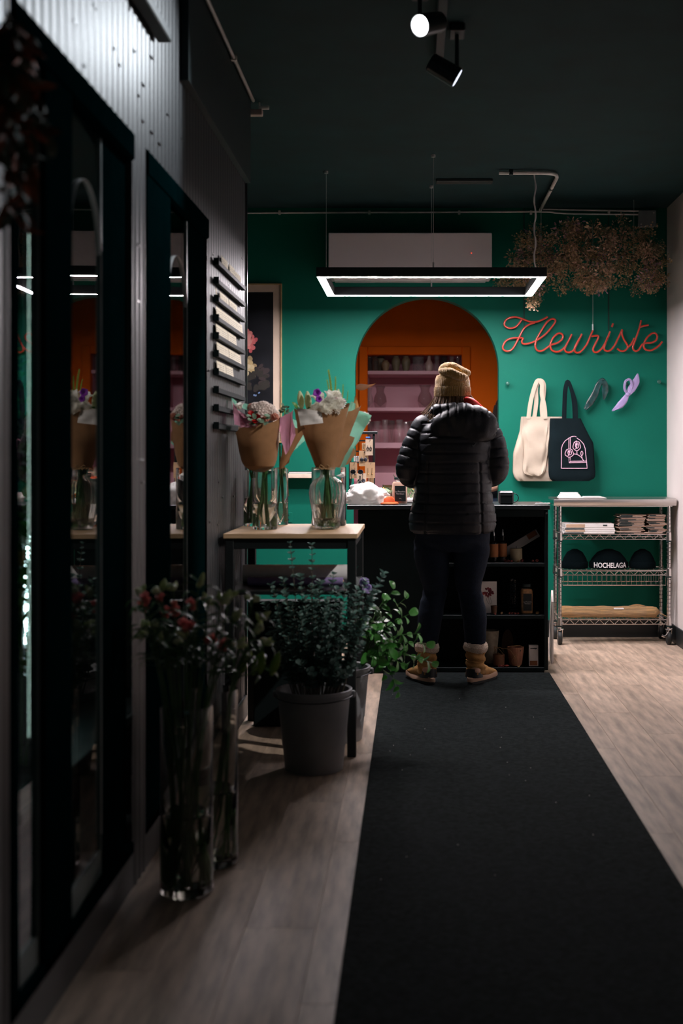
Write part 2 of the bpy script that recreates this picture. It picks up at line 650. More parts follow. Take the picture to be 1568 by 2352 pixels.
# slotted fixings on the cladding
fixm = MB().box(-.0015, .0022, -.017, .017, -.0035, .0035, .0008).mesh('fixing_slot', mat('fixing', (0.012, 0.012, 0.014), 0.3, 0.5), 0)
for cx, cy in ((430, 130), (545, 40), (652, 275), (772, 292), (685, 372), (480, 375), (876, 335), (826, 492), (797, 552), (972, 672),
               (822, 702), (877, 772), (922, 838), (1052, 810), (742, 45), (930, 105), (800, 1428), (1232, 1475), (1403, 1500), (1330, 1660),
               (796, 1752)):
    px, py = cx / 2.529, cy / 2.529
    Y = KLEFT / (951 - px)
    z = EYE + (VPY - py) * Y / 3000
    obj('fixing_slot', fixm, wall_left, (XL + .002, Y, z))
for cx, cy in ((820, 705), (825, 830), (1270, 830), (1290, 915), (1215, 1060), (1262, 1075), (1355, 910), (1210, 182)):
    px, py = cx / 2.529, 780 + cy / 2.529
    Y = KLEFT / (951 - px)
    obj('fixing_slot', fixm, wall_left, (XL + .002, Y, EYE + (VPY - py) * Y / 3000))

DOORG = glass('cooler_door_glass', (0.80, 0.90, 0.88), 1.8, 0.0, 0.01)
DFR = mat('door_frame_black', (0.0004, 0.0062, 0.0068), 0.85, var=0.15, spec=0.0)
ARCHL = mat('etched_arch', (0.90, 0.88, 0.88), 0.6)
EDGE = mat('leaf_edge', (0.10, 0.14, 0.14), 0.4, 0.3)
GX = XL - .010


def door(name, y0, y1, posts, panes):
    """deep black frame with recessed sliding glass; an etched arch line on the wide panes"""
    root = None
    for a, b, fx in posts:
        mb = MB().box(XL - .03 if fx < 0 else XL - .014, XL + fx, a, b, DZ0, DZ1, .006)
        if root is None:
            root = struct(mb.build(name, DFR, smooth=0))
        else:
            mb.build('post', DFR, root, smooth=0)
    MB().box(XL - .03, XL + .010, y0, y1, 2.035, DZ1, .010).build('header', DFR, root, smooth=0)
    MB().box(XL - .03, XL + .006, y0, y1, DZ0, DZ0 + .035, .005).build('threshold', DFR, root, smooth=0)
    for a, b, gx, k in panes:
        # k: how far the far edge hangs deeper than the near edge (a door not quite shut)
        def slab(ya, yb, d0, d1, z0, z1, nm, m_):
            xa, xb = gx - k * (ya - a) / (b - a), gx - k * (yb - a) / (b - a)
            MB().extrude([(xa + d0, ya, z0), (xa + d1, ya, z0), (xb + d1, yb, z0), (xb + d0, yb, z0)], (0, 0, z1 - z0)).build(nm, m_, root, smooth=0)
        slab(a, b, -.006, 0, .19, 2.04, 'pane', DOORG)
        slab(a, b, -.008, .004, .135, .20, 'bottom_rail', EDGE)
        slab(b - .014, b, -.008, .005, .20, 2.035, 'leaf_edge', EDGE)
        if b - a > .25:
            c, r, top = ((a + b) / 2, (b - a) / 2 - .012, 1.886)
            ol = [(c - r, .24), (c - r, 1.0)] + [(c - r * math.cos(PI * i / 24), top - r + r * math.sin(PI * i / 24)) for i in range(25)] + [(c + r, 1.0), (c + r, .24)]
            MB().tube([(gx - k * (p - a) / (b - a) + .0012, p, q) for p, q in ol], .0065, 6, True, flat=.12).build('arch_line', ARCHL, root)
    return root


door('door_1', D1[0], D1[1], [(2.545, 2.60, .006), (2.775, 3.0, .006), (3.375, 3.66, -.016)], [(2.599, 2.776, XL - .010, 0), (2.999, 3.376, XL - .008, .014)])
door('door_2', D2[0], D2[1], [(3.83, 4.21, .006), (4.58, 4.98, -.006)], [(4.209, 4.581, XL - .010, 0)])
# raised black sign panel high on the cladding and a ceiling bracket bar
pn = MB()
pn.box(XL + .0036, XL + .03, 4.40, YE - .02, 2.48, ZC - .002)
tag(pn.build('fascia_panel', BLK, smooth=0), 'black raised fascia panel high on the ribbed wall under the ceiling', 'panel')
tag(MB().box(XL + .006, XL + .05, 2.6, 3.99, 2.475, 2.51, .004).build('wall_bar', BLK, smooth=0), 'black horizontal bar fixed across the upper ribbed wall', 'bar')

# ---- carpet runner
CARP = mat('charcoal_carpet', (0.019, 0.024, 0.0245), 0.95, var=0.4, scale=55, bump=0.6, bscale=380, spec=0.05)
runner = MB()
runner.box(-.172, .752, YF + .15, 7.262, .0005, .009, .003)
tag(runner.build('carpet_runner', CARP, smooth=0), 'long charcoal carpet runner leading up to the black counter', 'carpet')
lint = MB()
for i in range(22):
    px_, py_ = R.uniform(-.15, .73), R.uniform(3.5, 7.1)
    lint.ball((px_, py_, .0095), R.uniform(.001, .002), n=5, m=3)
ln = lint.build('lint_specks', PAPER)
tag(ln, 'tiny pale specks of lint on the charcoal carpet runner', 'lint', kind='stuff')

# ---- unseen lamp added behind the green wall to brighten the orange room
wlp = thing('added_back_light', 'added unseen lamp brightening the orange back room', 'lamp', (1.28, YB + WT, 1.98))
MB().box(-.04, .04, 0.0, .02, -.05, .05, .004).build('wall_plate', BLKM, wlp, smooth=0)
MB().tube([(0, .02, 0), (0, .14, .02)], .008, 8).build('arm', BLKM, wlp)
MB().lathe([(.02, .05), (.075, -.05), (.073, -.05), (.018, .048)], 20, (0, .15, 0), cap=False).build('shade', BLKM, wlp)
MB().ball((0, .15, -.01), .032, n=14, m=9).build('bulb', emis('warm_bulb', (1, .80, .62), BACK_FILL), wlp)
# ================================================================== FIXTURES: pendant, spots, air conditioner, conduits
LEDM = emis('led_diffuser', (1.0, 0.915, 0.955), PENDANT_POWER)
pl = thing('pendant_light', 'black rectangular ring pendant lamp glowing white along its underside', 'lamp', (0.095, 7.60, 2.195))
PX_, PY_, PB, PH = 0.632, 0.44, 0.050, 0.052
h = MB()
h.box(-PX_, PX_, -PY_, -PY_ + PB, 0.0, PH, .002)
h.box(-PX_, PX_, PY_ - PB, PY_, 0.0, PH, .002)
h.box(-PX_, -PX_ + PB, -PY_ + PB, PY_ - PB, 0.0, PH, .002)
h.box(PX_ - PB, PX_, -PY_ + PB, PY_ - PB, 0.0, PH, .002)
h.build('housing', mat('lamp_housing', (0.010, 0.014, 0.016), 0.45), pl, smooth=0)
e = 0.004
for q in ((-PX_ + e, PX_ - e, -PY_ + e, -PY_ + PB - e), (-PX_ + e, PX_ - e, PY_ - PB + e, PY_ - e)):
    MB().box(q[0], q[1], q[2], q[3], -.0008, -.0001).build('led_diffuser', LEDM, pl, smooth=0)
for s in (-1, 1):
    a, b = sorted((s * (PX_ - e), s * (PX_ - PB + e)))
    MB().box(a, b, -PY_ + PB - e, PY_ - PB + e, -.0008, -.0001).build('led_diffuser', LEDM, pl, smooth=0)
for dx, dy in ((.01, -PY_ + .025), (.01, PY_ - .025), (-PX_ + .025, 0), (PX_ - .025, 0)):
    MB().tube([(dx, dy, PH), (dx, dy, ZC - 2.195)], .0014, 5).build('suspension_wire', mat('wire_grey', (.62, .62, .62), .4, .2), pl)
    MB().tube([(dx, dy, ZC - 2.195 - .014), (dx, dy, ZC - 2.195 - .001)], .012, 10).build('ceiling_cup', mat('cup_metal', (.5, .5, .5), .4, .3), pl)
    MB().tube([(dx, dy, PH), (dx, dy, PH + .03)], .005, 8).build('wire_gripper', mat('cup_metal', (.5, .5, .5), .4, .3), pl)
cb = [(PX_ - .025 + .006 * math.sin(i * 1.7), .006 + .004 * math.cos(i), PH + (ZC - 2.195 - PH) * i / 14) for i in range(15)]
MB().tube(spline(cb, 3), .0045, 6).build('power_cable', mat('cable_grey', (.62, .58, .60), .5), pl)

# track spotlights on the ceiling
trk = tag(MB().box(.085, .12, 2.2, 5.4, ZC - .034, ZC - .001, .003).build('ceiling_track', BLK, smooth=0), 'black lighting track on the dark ceiling', 'track')


def spot(label, loc, aim, lit, power, size):
    root = thing('track_spotlight', label, 'spotlight', loc, 0, 'ceiling spotlights')
    d = (Vector(aim) - Vector(loc)).normalized()
    M = basis(d, (0, 0, 1), (0, 0, 0))
    b = MB()
    prof = [(.004, -.125), (.030, -.122), (.038, -.115), (.041, 0.0), (.038, 0.002), (.036, -.006)]
    rings = []
    for r, yy in prof:
        rings.append([M @ Vector((r * math.cos(2 * PI * i / 20), yy, r * math.sin(2 * PI * i / 20))) for i in range(20)])
    b.loft(rings, True)
    b.build('lamp_head', mat('spot_black', (0.02, 0.024, 0.026), .3), root)
    disc = MB()
    disc.loft([[M @ Vector((r * math.cos(2 * PI * i / 20), yy, r * math.sin(2 * PI * i / 20))) for i in range(20)] for r, yy in ((.036, -.003), (.034, .003))])
    disc.build('lens', lit, root)
    MB().tube([(0, 0, .03), (0, 0, ZC - loc[2] - .03)], .008, 8).build('swivel_stem', BLK, root)
    MB().box(-.03, .03, -.06, .06, ZC - loc[2] - .03, ZC - loc[2] - .001, .004).build('track_adapter', BLK, root, smooth=0)
    ld = bpy.data.lights.new('spot_beam', 'SPOT')
    ld.energy = power
    ld.color = (0.86, 0.93, 1.0) if power != TABLE_SPOT else (1.0, .92, .86)
    ld.spot_size = math.radians(size)
    ld.spot_blend = 0.4
    ld.shadow_soft_size = 0.03
    lo = obj('spot_beam', ld, root, d * .012)
    lo.rotation_euler = d.to_track_quat('-Z', 'Y').to_euler()
    return root


spot('lit black track spotlight with a bright round face aimed at the ribbed wall', (0.02, 4.62, 2.735), (-.79, 3.62, 2.25), emis('spot_lens', (.93, .97, 1.0), 14), SPOT_POWER, 80)
spot('black track spotlight seen edge-on behind the bright one, turned away', (0.165, 5.05, 2.675), (1.365, 5.105, 1.975), emis('spot_lens_b', (.75, .82, 1.0), 2.0), 6.0, 50)

trk2 = tag(MB().box(1.482, 1.517, 2.2, 4.34, ZC - .034, ZC - .001, .003).build('ceiling_track', BLK, smooth=0), 'second black lighting track on the ceiling nearer the white wall', 'track')
spot('black track spotlight near the white wall aimed at the bouquets', (1.5, 4.26, 2.735), (-.46, 5.62, 1.16), emis('spot_lens', (.93, .97, 1.0), 14), TABLE_SPOT, 42)

# wall-mounted air conditioner
ACM = mat('ac_plastic', (0.80, 0.73, 0.74), 0.16, var=0.03, scale=3, bump=0.015, bscale=14)
ac = thing('air_conditioner', 'white wall-mounted air conditioner above the arch', 'air conditioner', (-.027, 8.735, 2.345))
b = MB()
b.box(-.535, .535, -.20, -.001, 0.03, .325, .012)
b.build('casing', ACM, ac, smooth=0)
MB().box(-.533, .533, -.212, -.2005, .075, .323, .004).build('front_panel', ACM, ac, smooth=0)
MB().box(-.50, .50, -.195, -.06, .016, .0295, .004).build('louvre', ACM, ac, smooth=0)
MB().box(-.46, .43, -.2035, -.2006, .040, .058, .001).build('vent_strip', mat('ac_vent', (.38, .34, .35), .4), ac, smooth=0)
MB().ball((.40, -.2135, .19), .004, n=8, m=5).build('indicator_light', emis('red_led', (1, .08, .03), 1.2), ac)

# conduits
CON = mat('galvanised_conduit', (.78, .74, .70), .4, .15, var=.15, scale=20)
Z1 = EYE + (VPY - 489) / 343.25
c1 = spline([(-1.15, YB - .012, Z1 - .004), (-.4, YB - .012, Z1), (.3, YB - .012, Z1 + .003), (.85, YB - .012, Z1 + .006), (.95, YB - .012, Z1 - .002), (1.08, YB - .012, Z1 - .008), (1.50, YB - .012, Z1 - .012)], 5)
o = thing('wall_conduit', 'thin grey conduit running across the top of the green wall', 'conduit', (0, 0, 0))
MB().tube(c1, .0058, 6).build('pipe', CON, o)
for bx in (-.9, -.3, .3, .78, 1.3):
    MB().box(bx - .008, bx + .008, YB - .02, YB, Z1 - .013, Z1 + .013, .002).build('clip', CON, o, smooth=0)
o = thing('wall_conduit', 'short upper grey conduit entering the junction box', 'conduit', (0, 0, 0))
MB().tube([(.86, YB - .012, Z1 + .022), (1.50, YB - .012, Z1 + .010)], .0055, 6).build('pipe', CON, o)
jb = thing('junction_box', 'grey square junction box high on the green wall by the white wall', 'junction box', (1.55, YB, 2.79))
MB().box(-.055, .055, -.05, 0, -.052, .052, .006).build('box_body', mat('box_grey', (.30, .33, .34), .5, .1), jb, smooth=0)
MB().box(-.058, .058, -.056, -.05, -.055, .055, .003).build('cover', mat('box_grey', (.30, .33, .34), .5, .1), jb, smooth=0)
for sx_ in (-.042, .042):
    MB().tube([(sx_, -.059, sx_ * .9), (sx_, -.0555, sx_ * .9)], .005, 8).build('screw', CON, jb)
# ceiling conduit with a bend, above the pendant
o = thing('ceiling_conduit', 'bent grey conduit under the dark ceiling above the pendant lamp', 'conduit', (0, 0, 0))
zz = ZC - .02
MB().tube(spline([(.49, 7.56, zz), (.70, 7.56, zz), (.80, 7.58, zz), (.835, 7.66, zz), (.84, 7.85, zz), (.84, 8.7, zz)], 6), .011, 8).build('pipe', CON, o)
for p in ((.56, 7.56), (.84, 8.0)):
    MB().box(p[0] - .012, p[0] + .012, p[1] - .012, p[1] + .012, zz - .013, ZC - .001, .003).build('clip', BLK, o, smooth=0)
tag(MB().box(.13, .47, 7.80, 7.88, ZC - .02, ZC - .001, .004).build('ceiling_bar', mat('bar_dark', (.03, .04, .038), .5), smooth=0), 'dark flat bar fixed to the ceiling above the pendant lamp', 'bar')
o = thing('ceiling_conduit', 'straight grey conduit along the ceiling above the ribbed wall', 'conduit', (0, 0, 0))
MB().tube([(-.745, 2.4, ZC - .012), (-.745, 6.05, ZC - .012)], .008, 6).build('pipe', mat('conduit_dark', (.42, .42, .39), .4, .2), o)
for yy in (3.2, 4.3, 5.4):
    MB().box(-.757, -.733, yy - .01, yy + .01, ZC - .024, ZC - .001, .003).build('clip', CON, o, smooth=0)
o = thing('conduit_bracket', 'small pale bracket box at the end of the ceiling conduit', 'bracket', (-.745, 6.12, ZC - .03))
MB().box(-.035, .035, -.02, .02, -.034, -.006, .003).build('box_body', mat('pale_box', (.50, .40, .36), .5), o, smooth=0)
MB().tube([(.02, 0, .004), (.065, 0, .004)], .009, 8).build('fitting', CON, o)
MB().tube([(.02, 0, -.006), (.02, 0, .029)], .004, 8).build('hanger', CON, o)

# framed floral print on the back wall
fx0, fx1, fz0, fz1 = -1.80, -.883, 1.30, 2.363
pc = thing('framed_print', 'tall framed floral print with a cream mat beside the ribbed wall', 'picture', (fx0, YB, fz0))
Wd, Hd = fx1 - fx0, fz1 - fz0
fb = MB()
GOLD = mat('brass_frame', (.50, .36, .18), .35, .5)
t = .010
fb.box(0, Wd, -.03, -.001, 0, t, .002); fb.box(0, Wd, -.03, -.001, Hd - t, Hd, .002)
fb.box(0, t, -.03, -.001, t, Hd - t, .002); fb.box(Wd - t, Wd, -.03, -.001, t, Hd - t, .002)
fb.build('frame', GOLD, pc, smooth=0)
MB().box(t, Wd - t, -.018, -.002, t, Hd - t).build('mat_board', mat('cream_mat', (.66, .50, .385), .7, var=.03), pc, smooth=0)
mw = .058
pr = MB().box(mw, Wd - mw, -.0195, -.0181, mw, Hd - mw).build('print', mat('print_dark', (.010, .010, .013), .3, var=.5, scale=7), pc, smooth=0)


def petal2(mb, cx, cz, ang, ln_, wd, y):
    pts = []
    for i in range(10):
        a = 2 * PI * i / 10
        u, w_ = (.5 + .5 * math.cos(a)) * ln_, math.sin(a) * wd * (.75 + .25 * math.cos(a))
        pts.append((cx + u * math.cos(ang) - w_ * math.sin(ang), y, cz + u * math.sin(ang) + w_ * math.cos(ang)))
    mb.add(pts, [tuple(range(10))])


def bloom(name, cx, cz, r, cols, n=22, seed=1):
    rr = random.Random(seed)
    for k, c in enumerate(cols):
        mb = MB()
        for i in range(n):
            a = rr.uniform(0, 2 * PI)
            q = rr.uniform(.1, .75) * r * (1 - k * .22)
            petal2(mb, cx + q * math.cos(a), cz + q * math.sin(a), a + rr.uniform(-.9, .9), r * rr.uniform(.3, .5), r * rr.uniform(.14, .24), -.0197 - .0002 * k - rr.uniform(0, .00015))
        mb.build(name, mat('print_' + name + str(k), c, .4, var=.1), pr, smooth=0)


# all flat printed petals; places measured from the frame's lower left corner
bloom('printed_peony', Wd - .245, Hd - .375, .085, [(.50, .09, .10), (.62, .15, .15), (.70, .22, .20), (.74, .30, .27)], 26, 3)
bloom('printed_rose', Wd - .27, Hd - .565, .10, [(.36, .25, .13), (.50, .36, .18), (.58, .45, .26), (.66, .54, .36)], 30, 5)
bloom('printed_leaf', Wd - .17, Hd - .64, .10, [(.045, .03, .03), (.03, .025, .02)], 26, 8)
bloom('printed_petal', Wd - .165, Hd - .735, .04, [(.16, .24, .42)], 3, 10)
MB().box(t, Wd - t, -.024, -.0225, t, Hd - t).build('glazing', glass('picture_glass', (.97, .98, .98), 1.45, 0.0), pc, smooth=0)

# floating ledge and green outlet on the back wall
lg = thing('wall_ledge', 'narrow pale wooden ledge on the green wall left of the arch', 'ledge', (0, YB, 0))
lz = EYE - (1087 - VPY) / 340
MB().box(-.92, -.50, -.10, -.001, lz - .03, lz, .003).build('board', mat('ledge_wood', (.66, .52, .42), .5), lg, smooth=0)
o = thing('closed_notebook', 'dark brown closed notebook lying on the pale ledge', 'notebook', (-.73, YB - .05, lz))
MB().box(-.10, .11, -.045, .04, 0, .003, .001).build('back_cover', mat('brown_cover', (.06, .022, .018), .5), o, smooth=0)
MB().box(-.098, .106, -.043, .038, .003, .010).build('pages', PAPER, o, smooth=0)
MB().box(-.10, .11, -.045, .04, .010, .013, .001).build('front_cover', mat('brown_cover', (.06, .022, .018), .5), o, smooth=0)
o = thing('wall_outlet', 'green painted outlet plate low on the green wall behind the table', 'outlet', (-.845, YB, .80))
MB().box(-.03, .03, -.008, 0, -.035, .035, .003).build('plate', GREEN, o, smooth=0)
for dz in (-.014, .014):
    MB().box(-.010, .010, -.0095, -.0078, dz - .006, dz + .006, .001).build('socket', BLK, o, smooth=0)
# ================================================================== COUNTER WITH OPEN SHELVES
CY, CZ = 7.262, 0.939
ct = thing('shop_counter', 'black shop counter with open display shelves at its right end', 'counter', (0, CY, 0))
CB = mat('counter_black', (0.004, 0.010, 0.011), 0.5, var=.2, scale=8, spec=.2)
MB().box(-.375, .756, 0.0, .56, CZ - .026, CZ, .003).build('worktop', mat('worktop_black', (.014, .018, .020), .28, var=.2), ct, smooth=0)
MB().box(-.312, .10, .012, .52, .0, CZ - .026, .003).build('front_panel', CB, ct, smooth=0)
SX0, SX1 = .10, .745
MB().box(SX1 - .02, SX1, .006, .52, .02, CZ - .026, .002).build('side_panel', CB, ct, smooth=0)
MB().box(SX0, SX0 + .02, .006, .52, .02, CZ - .026, .002).build('side_panel', CB, ct, smooth=0)
MB().box(SX0 + .02, SX1 - .02, .38, .40, .0, CZ - .026).build('back_panel', CB, ct, smooth=0)
SHELVES = (.034, .326, .617)
for z in SHELVES:
    MB().box(SX0 + .02, SX1 - .02, .008, .38, z - .022, z, .002).build('shelf', CB, ct, smooth=0)
MB().box(SX0 + .02, SX1 - .02, .006, .03, CZ - .066, CZ - .026, .002).build('top_rail', CB, ct, smooth=0)
MB().box(SX0, SX1 - .02, .03, .05, .0, .012).build('kick_board', CB, ct, smooth=0)
MB().box(-.338, -.313, .03, .52, .0, CZ - .027, .002).build('end_panel', mat('pink_panel', (.66, .19, .37), .5), ct, smooth=0)
MB().tube([(SX1 - .01, -.004, CZ - .045), (SX1 - .01, .008, CZ - .045)], .006, 8).build('bolt', STEEL, ct)
SF = CY + .07     # where shelf goods stand


def lathe_part(name, prof, m, parent, n=24, loc=None, **k):
    return MB().lathe(prof, n, **k).build(name, m, parent, loc)


# --- upper shelf: two bottles, slanted box, candle, dried blooms
Z3, Z2, Z1s = SHELVES[2], SHELVES[1], SHELVES[0]
AMB = glass('dark_bottle_glass', (.10, .09, .08), 1.5, .01)
LABO = mat('terracotta_label', (.46, .17, .06), .7, var=.1)
for i, (x_, y_, lab) in enumerate(((.448, .02, 'dark reed-diffuser bottle with terracotta label nearest the customer\'s leg'), (.500, .055, 'dark reed-diffuser bottle with terracotta label behind the slanted box'))):
    r = .023
    b_ = thing('label_bottle', lab, 'bottle', (x_, SF + y_, Z3), 0, 'terracotta-label bottles')
    lathe_part('glass_body', [(.0, 0), (r, .001), (r + .001, .10), (.016, .113), (.009, .118), (.009, .135), (.0105, .136), (.0105, .143), (0, .144)], AMB, b_)
    lathe_part('label', [(r + .0014, .026), (r + .0016, .027), (r + .0016, .099), (r + .0014, .10)], LABO, b_, 24, cap=False)
    lathe_part('dropper_cap', [(.0, .144), (.007, .145), (.006, .165), (.003, .170), (.0028, .182), (0, .183)], mat('cap_silver', (.5, .52, .5), .2, .9), b_)
sb = thing('incense_box', 'long white box with a brown patch leaning diagonally on the upper shelf', 'box', (0, 0, 0))
p0 = Vector((.490, SF + .12, Z3 + .001)); ang = math.radians(31)
sb.location = p0; sb.rotation_euler = (0, -ang, 0)
MB().box(0, .265, -.012, .012, 0, .047, .001).build('carton', PAPER, sb, smooth=0)
MB().box(.20, .258, -.0128, -.0121, .016, .046).build('brown_patch', mat('brown_patch', (.34, .13, .055), .7), sb, smooth=0)
words('nostalgia', .014, BLK, sb, (.028, -.0125, .034), bold=.0006)
cd = thing('pillar_candle', 'cream pillar candle on the upper counter shelf', 'candle', (.575, SF + .035, Z3))
lathe_part('wax', [(0, 0), (.032, .0005), (.034, .003), (.034, .071), (.032, .074), (.020, .0735), (0, .071)], mat('candle_wax', (.56, .46, .29), .5, sss=.1), cd)
MB().tube([(0, 0, .07), (.001, 0, .082), (.0, .001, .088)], .0012, 5).build('wick', BLK, cd)


def dried_bloom(label, loc, r, col, n=26, cat='dried flower', seed=0):
    rr = random.Random(seed)
    mb = MB()
    for i in range(n):
        a, e_ = rr.uniform(0, 2 * PI), rr.uniform(.1, 1.4)
        d = Vector((math.cos(a) * math.cos(e_), math.sin(a) * math.cos(e_), math.sin(e_)))
        c = Vector((0, 0, r * .35)) + d * r * .35
        u = d.orthogonal().normalized() * r * .28
        w_ = d.cross(u)
        tip = c + d * r * .45 + rndv(r * .12)
        tip.z = max(tip.z, .0006); 
        vs = [c - d * r * .2, c + u, tip, c - u]
        for p in vs:
            p.z = max(p.z, .0006)
        mb.add(vs, [(0, 1, 2, 3)])
    mb.ball((0, 0, r * .36), r * .36, n=8, m=5)
    return tag(mb.build('dried_flower', col, None, loc, smooth=60), label, cat, 'dried flowers on the counter shelves')


DRED = mat('dried_red', (.20, .035, .03), .8, var=.3, scale=60)
DPNK = mat('dried_coral', (.36, .09, .07), .8, var=.3, scale=60)
DTAN = mat('dried_tan', (.46, .27, .12), .8, var=.25, scale=60)
for i, (x_, dy, r, m_) in enumerate(((.51, .00, .014, DRED), (.525, .005, .014, DPNK), (.545, .0, .013, DRED))):
    dried_bloom('one of three dark red dried flowers in front of the slanted white box', (x_, SF - .035 + dy, Z3), r, m_, seed=i)
dried_bloom('tan dried flower at the foot of the cream candle', (.580, SF - .035, Z3), .013, DTAN, seed=5)
dried_bloom('dark red dried flower touching the right of the cream candle', (.602, SF - .03, Z3), .018, DRED, seed=6)
for i, (x_, r) in enumerate(((.663, .014), (.685, .017))):
    dried_bloom('one of two coral dried flowers alone at the right of the upper shelf', (x_, SF - .03, Z3), r, DPNK, seed=7 + i)

# --- middle shelf: rose card, pot, hobnail vase, jar
rc = thing('rose_card', 'white card printed with a dark red rose standing on the middle shelf', 'card', (.43, SF + .03, Z2))
MB().box(-.06, .035, 0, .002, .001, .178).build('card', PAPER, rc, smooth=0)
MB().box(-.06, .035, .002, .05, .001, .004).build('card_foot', PAPER, rc, smooth=0)
mb = MB(); mb2 = MB(); mb3 = MB()
rr = random.Random(4)
for k in range(26):
    a = rr.uniform(0, 2 * PI); q = rr.uniform(0, .022)
    petal2(mb if k % 2 else mb2, -.012 + q * math.cos(a), .118 + q * math.sin(a) * .8, a + rr.uniform(-.8, .8), .016, .007, -.0004 - k * .00002)
mb.build('printed_rose_petal', mat('print_rose_a', (.22, .02, .03), .6), rc, smooth=0)
mb2.build('printed_rose_petal', mat('print_rose_b', (.12, .008, .02), .6), rc, smooth=0)
petal2(mb3, -.055, .105, .3, .026, .010, -.0004)
mb3.build('printed_bud', mat('print_bud', (.55, .10, .08), .6), rc, smooth=0)
st = MB()
for dx in (-.012, -.004, .004):
    pts = spline([(dx * .6 - .008, -.0006, .10), (dx * 1.5 - .004, -.0006, .075), (.004 + dx, -.0006, .05)], 4)
    st.tube(pts, .0007, 4)
st.build('printed_stem', mat('print_stem', (.05, .04, .03), .6), rc)
pt = thing('tiny_pot', 'tiny dark brown pot in front of the rose card', 'pot', (.446, SF - .018, Z2))
lathe_part('pot', [(0, 0), (.014, .001), (.019, .048), (.017, .048), (.013, .006), (0, .005)], mat('dark_brown_pot', (.11, .045, .02), .5), pt)
lathe_part('saucer', [(0, -.0), (.022, .0), (.026, .006), (0, .004)], BLK, pt)
dried_bloom('tan dried flower beside the tiny brown pot', (.488, SF - .03, Z2), .013, DTAN, seed=12)
dried_bloom('small dark red dried flower in front of the tiny brown pot', (.452, SF - .052, Z2), .009, DPNK, seed=13)
hv = thing('hobnail_vase', 'black hobnail glass vase on the middle shelf', 'vase', (.566, SF + .09, Z2))
hp = [(0, 0), (.028, .001), (.032, .05), (.041, .10), (.036, .14), (.030, .165), (.033, .185), (.030, .185), (.027, .16), (0, .02)]
lathe_part('body', hp, mat('black_glass', (.006, .008, .009), .08, var=.1), hv)
kb = MB()
for j in range(15):
    z = .015 + j * .0105
    rr_ = 0
    for (r0, z0), (r1, z1) in zip(hp[:6], hp[1:7]):
        if z0 <= z <= z1:
            rr_ = r0 + (r1 - r0) * (z - z0) / max(1e-6, z1 - z0)
    for i in range(22):
        a = 2 * PI * (i + .5 * (j % 2)) / 22
        kb.ball((rr_ * math.cos(a), rr_ * math.sin(a), z), .0035, n=6, m=4)
ko = kb.build('hobnail', mat('black_glass', (.006, .008, .009), .08, var=.1), hv)
ko['kind'] = 'stuff'


def label_jar(label, loc, r, hgt, fill, lines, group=None, wide=1.0):
    j = thing('label_jar', label, 'jar', loc, 0, group)
    sq = lambda rr_, z: [(math.copysign(abs(math.cos(a)) ** .5, math.cos(a)) * rr_, math.copysign(abs(math.sin(a)) ** .5, math.sin(a)) * rr_, z) for a in [2 * PI * i / 32 for i in range(32)]]
    m_ = MB()
    m_.loft([sq(r * .93, 0), sq(r, .004), sq(r, hgt * .78), sq(r * .9, hgt * .85), sq(r * .66, hgt * .9), sq(r * .64, hgt)])
    m_.build('glass_body', GLASSM, j)
    m_ = MB()
    m_.loft([sq(r * .90, .004), sq(r * .96, .008), sq(r * .96, hgt * .76), sq(r * .85, hgt * .84), sq(r * .3, hgt * .845)])
    m_.build('filling', fill, j)
    m_ = MB()
    m_.loft([sq(r * .70, hgt * .925), sq(r * .72, hgt * .93), sq(r * .72, hgt), sq(r * .68, hgt * 1.02)])
    m_.build('lid', BLK, j)
    lb = MB().box(-r * .62, r * .78, -r * 1.03, -r * 1.01, hgt * .12, hgt * .70).build('label', mat('jar_label', (.008, .016, .018), .5), j, smooth=0)
    lw = r * 1.3
    for s, sz, zz_ in lines:
        words(s, sz, PAPER, lb, (r * .08, -r * 1.034, hgt * zz_), depth=.0001)
    return j


label_jar('amber filled glass jar with black label on the middle shelf', (.631, SF + .01, Z2), .034, .165, mat('amber_wax', (.50, .25, .10), .5, var=.25, scale=80), [('La Poudrée', .0095, .42), ('Nordique', .0085, .36)])
for i, x_ in enumerate((.533, .548, .563, .578)):
    dried_bloom('one of four coral dried flowers in front of the hobnail vase', (x_, SF - .035, Z2), .012, DPNK, seed=20 + i)
dried_bloom('tan dried rosebud right of the middle shelf jar', (.690, SF - .03, Z2), .016, DTAN, seed=30)

# --- lower shelf
v = thing('tall_planter', 'tall pale stoneware planter on the lowest shelf', 'planter', (.434, SF + .10, Z1s))
lathe_part('body', [(0, 0), (.030, .001), (.034, .02), (.046, .155), (.048, .185), (.044, .185), (.040, .15), (0, .03)], mat('pale_stoneware', (.38, .33, .25), .75, var=.15, scale=60), v)
v = thing('cork_cup', 'small brown cup with a string loop on the lowest shelf', 'cup', (.475, SF + .0, Z1s + .0))
lathe_part('body', [(0, 0), (.026, .001), (.031, .004), (.033, .065), (.030, .066), (.027, .008), (0, .007)], mat('brown_cork', (.20, .085, .04), .75, var=.2, scale=70), v)
for k in range(3):
    pts = [(.028 * math.cos(a + k), .022 * math.sin(a * 2 + k) * .4, .075 + .028 * math.sin(a) + k * .003) for a in [2 * PI * i / 14 for i in range(14)]]
    MB().tube(spline(pts, 2, True), .0011, 5).build('string', TWINE, v)
v = thing('wooden_pot', 'peach wooden pot with a string handle on the lowest shelf', 'pot', (.570, SF + .015, Z1s))
lathe_part('body', [(0, 0), (.030, .001), (.036, .012), (.046, .085), (.047, .105), (.043, .105), (.040, .08), (0, .02)], mat('peach_wood', (.43, .19, .115), .65, var=.25, scale=14, stretch=(10, 10, 1)), v, 28)
